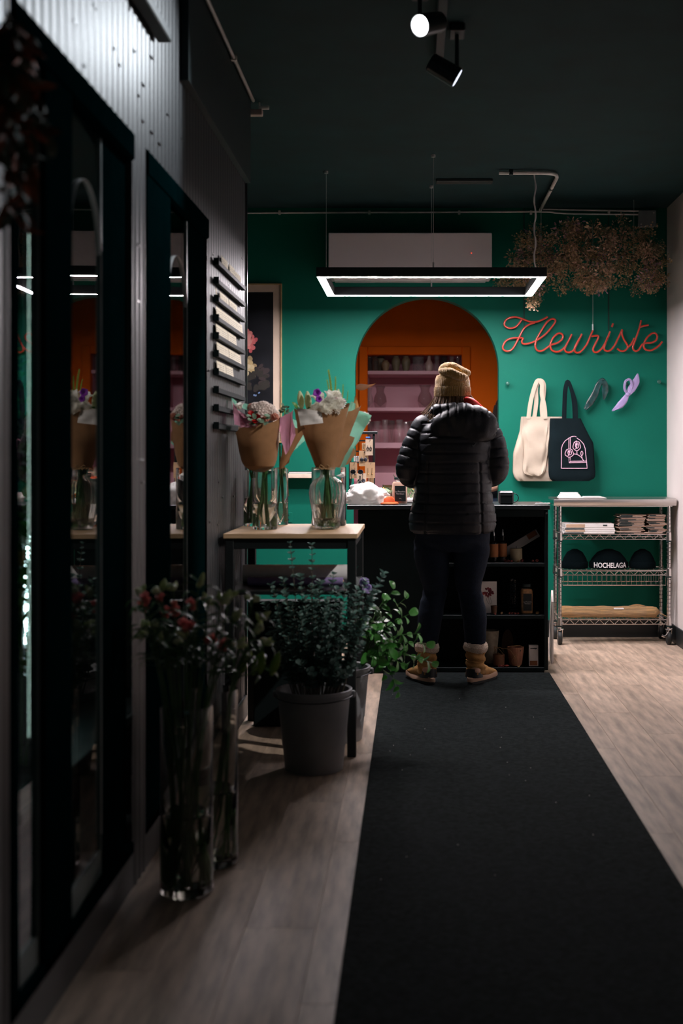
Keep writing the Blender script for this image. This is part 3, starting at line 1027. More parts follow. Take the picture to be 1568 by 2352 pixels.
hs = spline([(-.044, -.01, .10), (-.02, -.03, .113), (.02, -.03, .115), (.044, -.01, .10)], 5)
MB().tube(hs, .002, 6).build('handle', TWINE, v)
st2 = spline([(-.085, -.035, .098), (-.04, -.045, .095), (-.012, -.055, .06), (.0, -.055, .028), (-.014, -.055, .016), (-.026, -.052, .03), (-.012, -.052, .055), (.006, -.05, .072)], 6)
MB().tube(st2, .0013, 5).build('string', TWINE, v)
MB().tube([(.024, -.0425, .088), (.024, -.0395, .088)], .003, 8).build('hole', BLK, v)
v = thing('oval_board', 'brown oval wooden board standing at the back of the lowest shelf', 'board', (.540, SF + .22, Z1s))
MB().extrude([(.034 * math.cos(a), 0, .088 + .086 * math.sin(a)) for a in [2 * PI * i / 28 for i in range(28)]], (0, .012, 0)).build('board', mat('dark_wood', (.13, .07, .035), .6, var=.2, scale=10, stretch=(8, 8, 1)), v, smooth=30)
v = thing('carton', 'upright white carton with a brown base on the lowest shelf', 'box', (.668, SF + .0, Z1s))
MB().box(-.026, .026, -.022, .022, .001, .118, .001).build('carton_body', PAPER, v, smooth=0)
MB().box(-.021, .021, -.0228, -.0221, .006, .032).build('brown_patch', mat('brown_patch', (.34, .13, .055), .7), v, smooth=0)
words('nostalgia', .0105, BLK, v, (0, -.0224, .101), bold=.0005)
for i, x_ in enumerate((.475, .492, .508, .52)):
    dried_bloom('one of four dried red flowers before the small brown cup', (x_, SF - .05, Z1s), .013, DPNK if i else DRED, seed=40 + i)
dried_bloom('tan dried rosebud in front of the peach wooden pot', (.580, SF - .06, Z1s), .013, DTAN, seed=50)

# --- on the worktop
def crumple(name, label, cat, loc, sx, sy, sz, m_, seed=0):
    rr = random.Random(seed)
    off = Vector((seed * 3.1, 1.7, .4))
    mb = MB()
    n, m2 = 64, 30
    rings = []
    for j in range(m2 + 1):
        t = PI * (0.02 + .96 * j / m2)
        ring = []
        for i in range(n):
            a = 2 * PI * i / n
            d = Vector((math.sin(t) * math.cos(a), math.sin(t) * math.sin(a), -math.cos(t)))
            f1 = abs(noise.noise(d * 1.6 + off))
            f2 = abs(noise.noise(d * 3.7 + off * 2))
            f3 = abs(noise.noise(d * 8.0 + off * 3))
            k = .72 + .46 * f1 + .22 * f2 + .07 * f3
            p = Vector((d.x * sx * k, d.y * sy * k, max(0.001, sz * .42 + d.z * sz * .75 * k)))
            ring.append(p)
        rings.append(ring)
    mb.loft(rings)
    return tag(mb.build(name, m_, None, loc, smooth=70), label, cat)


crumple('crumpled_tissue', 'heap of crumpled white tissue paper on the counter end', 'tissue paper', (-.268, CY + .085, CZ), .135, .075, .105, mat('white_tissue', (.92, .91, .88), .6, var=.02, thru=.3), 3)
oc = thing('orange_cloth', 'folded orange cloth beside the crumpled tissue', 'cloth', (-.150, CY + .06, CZ))
og = MB()
og.loft([[(.055 * s * math.cos(a) * (1 + .15 * math.sin(3 * a + z * 90)) + z * .3, .035 * s * math.sin(a), z) for a in [2 * PI * i / 22 for i in range(22)]] for z, s in ((.0005, 1.0), (.007, 1.04), (.012, .85), (.014, .62), (.032, .5), (.044, .32), (.046, .12))])
og.build('cloth_fold', mat('orange_cloth', (.70, .10, .015), .75, var=.15, scale=40), oc)
label_jar('tall pink filled glass jar with black label on the counter', (-.082, CY + .13, CZ), .044, .150, mat('pink_wax', (.66, .40, .30), .5, var=.12, scale=30), [('La Poudrée', .0125, .48), ('Nordique', .0115, .40), ('500 g', .006, .22)])
# low tray of greenery behind the jar
tr = thing('greenery_tray', 'white tray of variegated greenery on the counter behind the jar', 'plant tray', (-.05, CY + .37, CZ))
MB().box(-.14, .17, -.075, .075, .0005, .028, .008).build('tray', mat('white_plastic', (0.75, 0.72, 0.70), 0.35), tr, smooth=0)
LVA = MB()
LVA.add([(0, 0, 0), (.0075, .02, .002), (.006, .04, .001), (0, .058, -.004), (-.006, .04, .001), (-.0075, .02, .002)], [(0, 1, 2, 3, 4, 5)])
lva = [LVA.mesh('leaf', mat('varieg_leaf_%d' % i, c, .5, var=.25, scale=70, rnd=.3), 60) for i, c in enumerate(((.13, .22, .09), (.38, .40, .26), (.06, .13, .05)))]
fll = MB()
for i in range(15):
    fll.ball((R.uniform(-.13, .16), R.uniform(-.06, .0), R.uniform(.04, .09)), .005, n=6, m=4)
fll.build('tiny_flowers', mat('yellow_flower', (.70, .36, .08), .6), tr)['kind'] = 'stuff'
for i in range(150):
    d = Vector((R.uniform(-1, 1), R.uniform(-1, .6), R.uniform(.15, 1.0)))
    p = Vector((R.uniform(-.13, .16), R.uniform(-.065, .06), R.uniform(.02, .075)))
    obj('leaf', lva[i % 3], tr, M=basis(d, rndv() + Vector((0, -.4, .6)), p, R.uniform(.6, 1.05)))
for i in range(34):
    d = Vector((R.uniform(-.7, .4), R.uniform(-.5, .3), 1.0))
    p = Vector((.0 + R.uniform(-.03, .04), R.uniform(-.02, .05), .06))
    obj('leaf', mat and lva[1], tr, M=basis(d, rndv(), p + d.normalized() * R.uniform(0, .11), .7))

# card terminal box with a cable loop
tb = thing('card_printer', 'small black receipt printer at the right end of the counter', 'printer', (.52, CY + .12, CZ))
MB().box(-.042, .040, -.04, .06, .0005, .074, .008).build('case', mat('printer_black', (.010, .013, .014), .3), tb, smooth=0)
MB().box(-.034, .032, -.03, .04, .0735, .0765, .002).build('lid', mat('printer_lid', (.03, .036, .04), .15), tb, smooth=0)
MB().box(-.036, .034, -.0415, -.0395, .052, .056).build('paper_slot', mat('slot_grey', (.09, .1, .1), .3), tb, smooth=0)
MB().tube([(.041 + .028 * math.sin(a) * 1.0, .0, .036 + .025 * math.cos(a)) for a in [PI * i / 12 for i in range(13)]], .0025, 6).build('cable_loop', BLK, tb)
pe = thing('lying_pen', 'pale pen lying near the right edge of the counter', 'pen', (.72, CY + .09, CZ + .005))
MB().tube([(-.04, 0, 0), (.045, .01, 0)], .004, 8).build('barrel', PAPER, pe)
MB().tube([(.045, .01, 0), (.053, .011, 0)], [.004, .001], 8).build('tip', BLK, pe)

# jewellery rack
JY = CY + .235
jr = thing('jewellery_rack', 'black rack hung with kraft earring cards on the counter end', 'display rack', (-.30, JY, CZ))
RK = mat('rack_black', (.012, .016, .017), .4)
MB().box(-.10, .10, -.05, .05, 0, .012, .003).build('base', RK, jr, smooth=0)
for s in (-.068, .068):
    MB().box(s - .007, s + .007, -.007, .007, .012, .398, .001).build('post', RK, jr, smooth=0)
MB().box(-.09, .09, -.012, .012, .398, .414, .003).build('top_bar', RK, jr, smooth=0)
for z in (.36, .30, .235, .17, .10):
    MB().box(-.068, .068, -.004, .004, z - .004, z + .004).build('cross_bar', RK, jr, smooth=0)
KC = mat('earring_card', (.56, .36, .20), .75, var=.06)
KC2 = mat('earring_card_light', (.70, .53, .38), .75, var=.06)
JY2 = JY - .022
MET = mat('jewel_dark', (.10, .10, .12), .25, .7)
GLD = mat('jewel_gold', (.60, .33, .10), .25, .9)
sc_ = (JY2) / 3000


def ecard(px0, py0, px1, py1, m_, charm, k, dy=0.0, label=''):
    Yc = JY2 - .0 + dy
    a, b = at(px0, py0, Yc), at(px1, py1, Yc)
    w_, h_ = b.x - a.x, a.z - b.z
    o = thing('earring_card', label, 'earring card', (a.x + w_ / 2, Yc, b.z), 0, 'earring cards on the rack')
    MB().box(-w_ / 2, w_ / 2, -.0008, .0008, 0, h_).build('card', m_, o, smooth=0)
    MB().tube([(.002, -.002, h_ - .012), (.006, -.002, h_ - .004), (.008, .012, h_ - .002)], .0013, 5).build('hook', BLK, o)
    for s in (-1, 1):
        mb = MB()
        cx, cz = s * w_ * .2, h_ * .42
        if charm == 'hoop':
            mb.tube([(cx + .006 * math.cos(q), -.002, cz + .008 * math.sin(q)) for q in [2 * PI * i / 12 for i in range(13)]], .0015, 5)
        elif charm == 'disc':
            mb.ball((cx, -.003, cz), .011, .003, .011, n=12, m=6)
        else:
            mb.tube([(cx, -.002, cz + .02), (cx, -.002, cz - .012)], .001, 5)
            mb.ball((cx, -.003, cz - .016), .004, n=7, m=5)
        mb.tube([(cx, -.0018, h_ * .62), (cx, -.0018, h_ * .52)], .0008, 4)
        mb.build('earring', MET if k else GLD, o)


ecard(839, 1009, 856, 1046, KC2, 'hoop', 1, -.012, 'pale earring card with dark hoops at the top right of the rack')
ecard(824, 1035, 846, 1071, KC, 'disc', 1, -.006, 'kraft earring card with dark round earrings in the rack middle')
ecard(838, 1062, 861, 1098, KC, 'drop', 0, -.010, 'kraft earring card with gold drops at the right of the rack')
ecard(803, 1062, 820, 1099, KC, 'drop', 1, -.012, 'kraft earring card behind the sunglasses at the left of the rack')
ecard(819, 1087, 841, 1117, KC2, 'disc', 1, -.014, 'pale earring card lowest in the middle of the rack')
ecard(831, 1017, 842, 1034, KC, 'drop', 0, 0, 'small kraft earring card tucked behind the top pale card')
ecard(812, 1047, 824, 1060, PAPER, 'drop', 1, 0, 'small white earring card at the upper left of the rack')
ecard(846, 1093, 858, 1112, KC, 'drop', 0, .0, 'small kraft earring card at the lower right of the rack')
a = at(816, 1106, JY2)
tag(MB().box(-.008, .008, -.001, .001, -.017, .017).build('pink_tag', mat('pink_tag', (.80, .28, .42), .6), None, a, smooth=0), 'bright pink paper tag hanging on the earring rack', 'tag')
a = at(845, 1005, JY2)
tag(MB().box(-.014, .013, -.004, .004, -.005, .005, .003).build('blue_clip', mat('blue_clip', (.02, .11, .55), .4), None, a, smooth=0), 'small blue clip near the top of the earring rack', 'clip')
sg = thing('sunglasses', 'pair of dark sunglasses hanging on the earring rack', 'sunglasses', at(819, 1084, JY2 - .03))
for s in (-1, 1):
    MB().tube([(s * .021 + .014 * math.cos(q), 0, .012 * math.sin(q)) for q in [2 * PI * i / 16 for i in range(17)]], .0018, 6).build('rim', MET, sg)
    MB().ball((s * .021, 0, 0), .0135, .002, .0115, n=14, m=7).build('lens', mat('black_glass', (.006, .008, .009), .08, var=.1), sg)
    MB().tube([(s * .036, 0, .004), (s * .033, .012, -.03), (s * .028, .015, -.062)], .0016, 5).build('temple', MET, sg)
MB().tube([(-.008, 0, .004), (0, 0, .007), (.008, 0, .004)], .0015, 5).build('bridge', MET, sg)
wt = thing('wrist_watch', 'silver watch hung below the sunglasses on the rack', 'watch', at(826.5, 1109, JY2 - .03))
MB().tube([(0, -.003, 0), (0, .003, 0)], .013, 18).build('case', STEEL, wt)
MB().tube([(0, -.0035, 0), (0, -.0030, 0)], .010, 18).build('dial', BLK, wt)
for s in (-1, 1):
    MB().box(-.006, .006, -.0015, .0015, min(s * .012, s * .042), max(s * .012, s * .042), .001).build('strap', STEEL, wt, smooth=0)
# leaning white panel between counter and cart
wp = thing('leaning_panel', 'white board leaning between the counter and the wire cart', 'board', (.80, 7.62, .001))
MB().extrude([(.0, 0, .001), (.018, .36, .001), (.036, .36, .39), (.0, .0, .36)], (.012, 0, 0)).build('board', mat('panel_white', (.62, .58, .56), .6), wp, smooth=0)
# ================================================================== WIRE CART
CXL, CXR, CF, CR = .934, 1.633, 8.385, 8.655
cart = thing('wire_cart', 'chrome wire shelf cart with a stainless top in the far corner', 'cart', (0, 0, 0))
tp = MB()
prof = [(CF - .035, .905), (CF - .042, .918), (CF - .036, .934), (CF - .015, .940), (CR + .045, .940), (CR + .045, .926), (CF - .005, .926), (CF - .012, .898), (CF - .025, .893)]
tp.extrude([(.893, y, z) for y, z in prof], (1.676 - .893, 0, 0))
tp.build('worktop', STAIN, cart, smooth=50)
MB().box(.915, 1.655, CF - .01, CR + .03, .886, .892, .001).build('top_flange', STAIN, cart, smooth=0)
for xx in (CXL, CXR):
    for yy in (CF, CR):
        MB().tube([(xx, yy, .09), (xx, yy, .89)], .0125, 12).build('post', STEEL, cart)
        g = MB()
        for k in range(30):
            z = .115 + k * .0254
            g.tube([(xx, yy, z - .003), (xx, yy, z + .003)], .0128, 10, cap=False)
        g.build('post_groove', mat('groove_dark', (.05, .05, .05), .5), cart)['kind'] = 'stuff'


def wire_shelf(z0, z1):
    o = MB()
    for yy in (CF, CR):
        for z in (z0, z1):
            o.tube([(CXL, yy, z), (CXR, yy, z)], .0032, 6)
        n = 22
        zz = [(CXL + (CXR - CXL) * i / n, yy, z0 if i % 2 else z1) for i in range(n + 1)]
        o.tube(zz, .0022, 5)
    for xx in (CXL, CXR):
        for z in (z0, z1):
            o.tube([(xx, CF, z), (xx, CR, z)], .0032, 6)
    k = 26
    for i in range(k):
        x_ = CXL + (CXR - CXL) * (i + .5) / k
        o.tube([(x_, CF, z1 + .002), (x_, CR, z1 + .002)], .0016, 5)
    s = o.build('wire_shelf', STEEL, cart)
    for xx in (CXL, CXR):
        for yy in (CF, CR):
            MB().lathe([(.0135, z0 - .008), (.019, z0 - .006), (.017, z1 + .012), (.0135, z1 + .014)], 12, (xx, yy, 0)).build('collar', STEEL, s)
            MB().lathe([(.0132, z0 - .016), (.0175, z0 - .016), (.0175, z0 - .008), (.0132, z0 - .008)], 12, (xx, yy, 0)).build('sleeve_clip', BLK, s)


for z0, z1 in ((.676, .708), (.447, .477), (.131, .161)):
    wire_shelf(z0, z1)
bk = MB()
bx0, bx1, bz0 = CXL + .02, CXR - .02, .382
for yy in (CF - .002, CR - .02):
    bk.tube([(bx0, yy, bz0), (bx1, yy, bz0)], .0025, 5)
    for i in range(22):
        x_ = bx0 + (bx1 - bx0) * i / 21
        bk.tube([(x_, yy, bz0), (x_, yy, .446)], .0014, 4)
for i in range(22):
    x_ = bx0 + (bx1 - bx0) * i / 21
    bk.tube([(x_, CF - .002, bz0), (x_, CR - .02, bz0)], .0014, 4)
bk.build('wire_basket', STEEL, cart)
for k, (xx, yy) in enumerate(((CXL, CF), (CXR, CF), (CXL, CR), (CXR, CR))):
    wx = xx + (-.0 if k != 1 else .0)
    c = MB().lathe([(.004, .13), (.009, .128), (.009, .105), (.026, .104), (.028, .098), (.020, .096), (.004, .095)], 14, (wx, yy, 0)).build('caster', STEEL, cart)
    MB().extrude([(wx - .017, yy + .02, .098), (wx - .017, yy - .02, .098), (wx - .017, yy - .008, .04), (wx - .017, yy + .012, .04)], (.003, 0, 0)).build('fork', STEEL, c, smooth=0)
    MB().extrude([(wx + .014, yy + .02, .098), (wx + .014, yy - .02, .098), (wx + .014, yy - .008, .04), (wx + .014, yy + .012, .04)], (.003, 0, 0)).build('fork', STEEL, c, smooth=0)
    wh = MB()
    rg = [[(wx + dx, yy + r * math.cos(q), .046 + r * math.sin(q)) for q in [2 * PI * i / 22 for i in range(22)]] for dx, r in ((-.013, .012), (-.013, .041), (-.008, .045), (.008, .045), (.013, .041), (.013, .012))]
    wh.loft(rg)
    wh.build('wheel', mat('rubber', (.010, .012, .012), .6), c)
    if k == 1:
        MB().tube(spline([(wx - .005, yy - .03, .085), (wx - .03, yy - .045, .06), (wx - .055, yy - .055, .066)], 4), .007, 8, flat=.4).build('brake_lever', STEEL, c)

# goods on the cart -------------------------------------------------
ZT = .940
pb = thing('folded_paper_bag', 'stack of folded white paper bags on the cart top', 'paper bag', (1.0, CF + .03, ZT))
for i in range(4):
    z = .001 + i * .009
    MB().loft([[((-.075 + .006 * i) * s, -.05, z), ((.075 - .008 * i) * s, -.05, z), ((.075 - .008 * i) * s, .05, z), ((-.075 + .006 * i) * s, .05, z)] for s, z in ((.96, z), (1.0, z + .004), (.95, z + .0085))]).build('bag', PAPER, pb, smooth=50)
fp = thing('flat_paper_sheet', 'thin white paper sheets lying flat on the cart top', 'paper', (1.14, CF + .03, ZT))
for i in range(3):
    MB().box(-.07 + i * .01, .06 - .015 * i + .03, -.05, .05, .001 + .004 * i, .0035 + .004 * i).build('sheet', PAPER, fp, smooth=0)
# shelf 1: flat white boxes
zS = .7115
whb = []
for i, (x0, x1, hh, dx) in enumerate(((.955, 1.285, .012, 0), (.965, 1.29, .014, .0), (.962, 1.285, .012, 0), (.970, 1.28, .026, 0))):
    o = thing('flat_white_box', ['lowest flat white folder in the pile on the cart\'s upper shelf', 'second flat white folder up in the cart pile', 'third flat white folder up in the cart pile', 'top flat white carton with a hand hole in the cart pile'][i], 'folder', ((x0 + x1) / 2, CF + .10, zS), 0, 'flat white folders on the cart')
    w_ = (x1 - x0) / 2
    MB().box(-w_, w_, -.105, .10, 0.0005, hh, .002).build('cover', mat('folder_white', (.66, .62, .60), .7, var=.05), o, smooth=0)
    MB().box(-w_ + .004, -w_ * .2, -.1065, -.1048, .002, hh - .003).build('edge_patch', CARDB if i % 2 else BLK, o, smooth=0)
    if i == 3:
        MB().box(w_ * .55, w_ * .72, -.107, -.1048, hh * .45, hh * .75).build('hand_hole', BLK, o, smooth=0)
    zS += hh + .0005
# stacks of flattened cartons
ORD = ['first', 'second', 'third', 'fourth', 'fifth', 'sixth', 'seventh', 'eighth', 'ninth', 'tenth', 'eleventh', 'twelfth', 'thirteenth', 'fourteenth', 'fifteenth']
CARTN = [mat('carton_edge_%d' % i, c, .8, var=.1) for i, c in enumerate(((.42, .29, .23), (.50, .37, .30), (.34, .23, .17)))]
for (sx, n, nm, seed) in ((1.395, 15, 'centre', 1), (1.555, 14, 'right', 2)):
    rr = random.Random(seed)
    z = .7115
    for i in range(n):
        hh = rr.uniform(.006, .0105)
        w_ = (.085 if nm == 'centre' else .058) * rr.uniform(.90, 1.0)
        ox = rr.uniform(-.018, .018)
        o = thing('flattened_carton', 'flattened kraft carton, %s from the bottom of the %s cart stack' % (ORD[i], 'wider left' if nm == 'centre' else 'narrower right'), 'carton', (sx + ox, CF + .10, z), rr.uniform(-.03, .03), 'flattened cartons, %s stack' % nm)
        MB().box(-w_, w_, -.095, .09, hh * .42, hh - .0002, .0005).build('carton', CARTN[i % 3], o, smooth=0)
        MB().box(-w_ + .012, w_ - .012, -.088 - rr.uniform(0, .004), .085, .0002, hh * .42).build('gap_filler', BLK if i % 2 else CARDB, o, smooth=0)  # filler between cartons; every other one black to stand for the gap's shade
        if rr.random() < .6:
            MB().box(-w_ * .95, w_ * rr.uniform(-.3, .3), -.0962, -.0949, .001, hh - .001).build('printed_edge', BLK, o, smooth=0)
        z += hh
# shelf 2: black caps with lettering
for i, (x_, txt) in enumerate(((1.265, True), (1.045, False), (1.485, False))):
    o = thing('knit_beanie', 'black beanie lettered in white on the cart\'s middle shelf' if txt else ('plain black beanie left of the lettered one on the cart' if i == 1 else 'plain black beanie right of the lettered one on the cart'), 'hat', (x_, CF + .12, .4805), 0, 'beanies on the cart')
    BK = mat('knit_black', (.0022, .005, .006), .95, spec=.03, var=.2, scale=90, bump=.5, bscale=260)
    MB().lathe([(.0, 0.0005), (.085, .001), (.095, .02), (.095, .045), (.088, .065), (.06, .105), (.02, .125), (0, .127)], 30, sx=1.25 if txt else .85, sy=.85).build('crown', BK, o)
    MB().lathe([(.097, .001), (.102, .008), (.102, .040), (.097, .046)], 30, sx=1.25 if txt else .85, sy=.85).build('cuff', BK, o)
    if txt:
        wmb = words('HOCHELAGA', .046, mat('white_print', (.75, .72, .72), .6), o, (.0, -.0875, .024), bold=.0009)
        hw_ = max(abs(q.co.x) for q in wmb.data.vertices)
        for vtx in wmb.data.vertices:      # wrap the lettering around the cuff
            vtx.co.x *= .106 / hw_
            vtx.co.z -= .087 * (1 - math.sqrt(max(0, 1 - (vtx.co.x / .130) ** 2)))
# shelf 3: raffia bundle in clear film
rf = thing('raffia_bundle', 'long bundle of straw raffia in clear film on the bottom shelf', 'raffia', (0, CF + .09, .164))
RAF = mat('raffia', (.62, .37, .16), .6, var=.5, scale=10, stretch=(.5, 22, 22), bump=1.0, bscale=30)
rg = []
for i in range(31):
    u = i / 30
    x_ = .950 + .64 * u
    r = .036 * (1.0 + .04 * math.sin(u * 19)) * (1 if u < .93 else math.sqrt(max(.04, 1 - ((u - .93) / .07) ** 2)))
    if u < .03:
        r *= .97
    rg.append([(x_, r * 1.2 * math.cos(q), .037 + r * math.sin(q) * (1 + .05 * math.sin(5 * q + i))) for q in [2 * PI * k / 26 for k in range(26)]])
MB().loft(rg).build('straw_bundle', RAF, rf)
fr_ = MB()
for i in range(60):
    q = R.uniform(0, 2 * PI); rr_ = .033 * math.sqrt(R.random())
    fr_.tube([(.985, rr_ * math.cos(q) * 1.1, .037 + rr_ * math.sin(q)), (.952 - R.uniform(0, .012), rr_ * math.cos(q) * 1.3, .037 + rr_ * math.sin(q) * 1.12)], .0014, 4)
for i in range(26):
    q = R.uniform(PI, 2 * PI)
    x_ = R.uniform(.97, 1.5)
    fr_.tube([(x_, .0435 * math.cos(q), .037 + .0365 * math.sin(q)), (x_ + .05, .044 * math.cos(q + .2), .037 + .037 * math.sin(q + .2)), (x_ + .1, .0435 * math.cos(q), .037 + .0365 * math.sin(q))], .0012, 4)
fr_.build('loose_fibres', RAF, rf)['kind'] = 'stuff'
rg = []
for i in range(16):
    u = i / 15
    rg.append([(1.35 + .2 * u, .03 + .03 * math.sin(PI * u) * math.cos(q), .052 + .034 * math.sin(PI * u) * (math.sin(q)) * .9) for q in [2 * PI * k / 18 for k in range(18)]])
MB().loft(rg).build('folded_end', RAF, rf)
MB().loft([[(x_, .0448 * math.cos(q), .037 + .038 * math.sin(q)) for q in [2 * PI * k / 26 for k in range(26)]] for x_ in (1.02, 1.2, 1.4, 1.5)], cap=False).build('clear_film', glass('film', (.97, .97, .97), 1.45, .02, .08), rf)
MB().add([(1.29, -.0405, .058), (1.355, -.0405, .058), (1.352, -.036, .066), (1.287, -.036, .066)], [(0, 1, 2, 3)]).build('paper_label', PAPER, rf, smooth=0)
MB().tube(spline([(1.585, 0, .035), (1.61, -.01, .02), (1.64, -.012, .006)], 4), .0025, 5).build('loose_tie', RAF, rf)
# ================================================================== NEON SIGN
def wp_(cx, cy, k=3.92, ox=1140.0, oy=700.0, y=YB - .035):
    return at(ox + cx / k, oy + cy / k, y)


NEON = mat('neon_tube_red', (.44, .032, .014), .35, var=.05, coat=.3)
strokes = [
    [(225, 135), (205, 165), (170, 200), (120, 212), (80, 195), (70, 165), (95, 128), (140, 112), (185, 112), (240, 130), (290, 150), (330, 155), (380, 148), (425, 128), (460, 108)],
    [(345, 160), (290, 180), (245, 215), (205, 290), (165, 365), (135, 405), (95, 418), (62, 402), (58, 370), (85, 325), (130, 303), (180, 298), (220, 298), (238, 305), (228, 325), (235, 348), (270, 352), (330, 335), (395, 300), (450, 255), (505, 190), (530, 150), (520, 130), (490, 130), (450, 160), (405, 230), (365, 300), (350, 350), (352, 390), (375, 415), (410, 415), (450, 390), (490, 362), (545, 345), (585, 315), (598, 285), (585, 262), (555, 258), (515, 290), (488, 340), (485, 380), (500, 410), (540, 424), (580, 412), (620, 375), (655, 310), (678, 265)],
    [(650, 320), (622, 375), (615, 410), (645, 430), (690, 412), (725, 350), (768, 262)],
    [(745, 305), (710, 370), (702, 410), (722, 432), (760, 420), (810, 360), (845, 280), (868, 230)],
    [(855, 285), (880, 280), (912, 280), (915, 300), (885, 360), (868, 400), (880, 425), (910, 425), (950, 390), (990, 320), (1022, 240)],
    [(1000, 290), (975, 360), (968, 395), (985, 415), (1020, 412), (1060, 370), (1100, 290), (1132, 222)],
    [(1036, 200), (1042, 185), (1048, 168)],
    [(1132, 224), (1128, 260), (1145, 310), (1175, 360), (1178, 390), (1150, 415), (1115, 415), (1085, 393)],
    [(1178, 388), (1215, 350), (1240, 300)],
    [(1302, 140), (1285, 210), (1260, 285), (1232, 360), (1228, 395), (1250, 418), (1280, 405), (1310, 360), (1345, 345), (1395, 342), (1435, 320), (1447, 285), (1430, 258), (1400, 258), (1360, 290), (1330, 340), (1325, 380), (1345, 405), (1385, 412), (1425, 395), (1465, 365), (1492, 332)],
    [(1290, 200), (1320, 192), (1368, 182)]]
ns = thing('neon_sign', 'red tube script sign reading Fleuriste on the green wall', 'sign', (0, 0, 0))
for s in strokes:
    MB().tube(spline([wp_(*p) for p in s], 5), .0066, 10).build('letter_tube', NEON, ns)
for cx, cy in ((70, 165), (165, 365), (345, 162), (505, 190), (375, 415), (540, 424), (645, 430), (722, 432), (880, 425), (985, 415), (1150, 415), (1250, 418), (1385, 412), (868, 232), (1036, 200)):
    p = wp_(cx, cy)
    MB().tube([p, (p.x, YB - .001, p.z)], .004, 6).build('standoff', glass('clear_post', (.9, .9, .9), 1.45, .05), ns)
a, b = at(1361, 755, YB - .03), at(1361, 668, YB - .03)
MB().tube([a, b, (b.x, b.y, b.z + .45)], .0028, 6).build('cord', mat('cord_grey', (.22, .30, .28), .4), ns)
MB().tube([(a.x, a.y, a.z - .012), (a.x, a.y, a.z + .03)], .006, 8).build('end_cap', mat('cap_clear', (.35, .42, .42), .3), ns)

# ================================================================== HOOKS, TOTE BAGS, SCARVES
def hook(px, py, label):
    p = at(px, py, YB - .02)
    h_ = thing('wall_hook', label, 'hook', (p.x, YB, p.z), 0, 'round wall hooks')
    HK = mat('hook_green', (.02, .10, .075), .4)
    MB().tube([(0, -.001, 0), (0, -.032, 0)], .007, 10).build('peg', HK, h_)
    MB().ball((0, -.036, 0), .0135, .007, .0135, n=14, m=7).build('knob', HK, h_)


hook(1165, 881, 'round green wall hook left of the cream tote bag')
hook(1512, 877, 'round dark wall hook near the white wall corner')
hook(1238, 884, 'round wall hook holding the cream tote bag')
hook(1304, 884, 'round wall hook holding the black tote bag')
hook(1386, 882, 'round wall hook holding the dark scarf')
hook(1437, 882, 'round wall hook holding the lilac scarf')


def cloth_slab(rows, yc, dep, nz=26, n=40, seed=0, amp=.004):
    """soft bag body: rows = (py, px_left, px_right); rounded flat section"""
    rows = sorted(rows)
    rings = []
    for k in range(nz + 1):
        t = k / nz
        py = rows[0][0] + (rows[-1][0] - rows[0][0]) * t
        for r0, r1 in zip(rows[:-1], rows[1:]):
            if r0[0] <= py <= r1[0]:
                u = (py - r0[0]) / (r1[0] - r0[0] + 1e-9)
                pl_, pr_ = r0[1] + (r1[1] - r0[1]) * u, r0[2] + (r1[2] - r0[2]) * u
        A, B = at(pl_, py, yc), at(pr_, py, yc)
        cx, hw = (A.x + B.x) / 2, (B.x - A.x) / 2
        d = dep * (.35 + .65 * math.sin(PI * min(1, .12 + t * .62))) * (1 if t < .93 else (1 - (t - .93) * 6))
        ring = []
        for i in range(n):
            q = 2 * PI * i / n
            ex, ey = math.copysign(abs(math.cos(q)) ** .35, math.cos(q)), math.copysign(abs(math.sin(q)) ** .6, math.sin(q))
            w_ = noise.noise(Vector((ex * 3 + seed, t * 4.5, seed))) * amp * 2.2 + noise.noise(Vector((ex * 9 + seed, t * 3, seed))) * amp
            ring.append((cx + hw * ex, yc + d * ey + (w_ if ey < 0 else 0), A.z))
        rings.append(ring)
    return MB().loft(rings)


def strap(pts, w=.011, t=.0018, up=(0, 1, 0)):
    return MB().tube(spline(pts, 6), t, 10, True, flat=w / t, up=up)


TY = YB - .045
cb_ = thing('tote_bag', 'cream canvas tote bag hanging from a hook on the green wall', 'bag', (0, 0, 0))
cloth_slab([(957, 1196, 1291), (990, 1193, 1291), (1010, 1187, 1291), (1040, 1178, 1291), (1085, 1177, 1292), (1098, 1181, 1291), (1105, 1188, 1290)], TY, .030, seed=2, amp=.006).build('bag_body', CREAMC, cb_, smooth=60)
cloth_slab([(957, 1197, 1267), (1000, 1197, 1262), (1040, 1198, 1258), (1080, 1199, 1252), (1088, 1203, 1247), (1093, 1220, 1240)], TY - .040, .012, seed=5, amp=.010).build('folded_flap', CREAMC, cb_, smooth=60)
for (x0, x1, xt, y_) in ((1213, 1252, 1236, TY - .048), (1226, 1246, 1240, TY - .034)):
    L_ = [at(x0, 962, y_), at(x0 + 5, 925, y_), at(xt - 9, 890, y_), at(xt - 1, 874, y_ + .004)]
    Rr = [at(xt - 1, 874, y_ + .004), at(xt + 8, 882, y_), at(xt + 8, 905, y_), at(x1 - 2, 935, y_), at(x1, 962, y_)]
    strap(L_ + Rr[1:], .0145, .002).build('handle', CREAMC, cb_)
pl_ = MB()
for (p, q) in (((1253, 1067), (1258, 1067)), ((1253, 1070), (1258, 1070)), ((1251, 1083), (1258, 1083))):
    pl_.tube([at(p[0], p[1], TY - .034), at(q[0] + 4, q[1], TY - .034)], .001, 4)
pl_.build('printed_line', mat('tote_print_coral', (.60, .30, .24), .7), cb_)

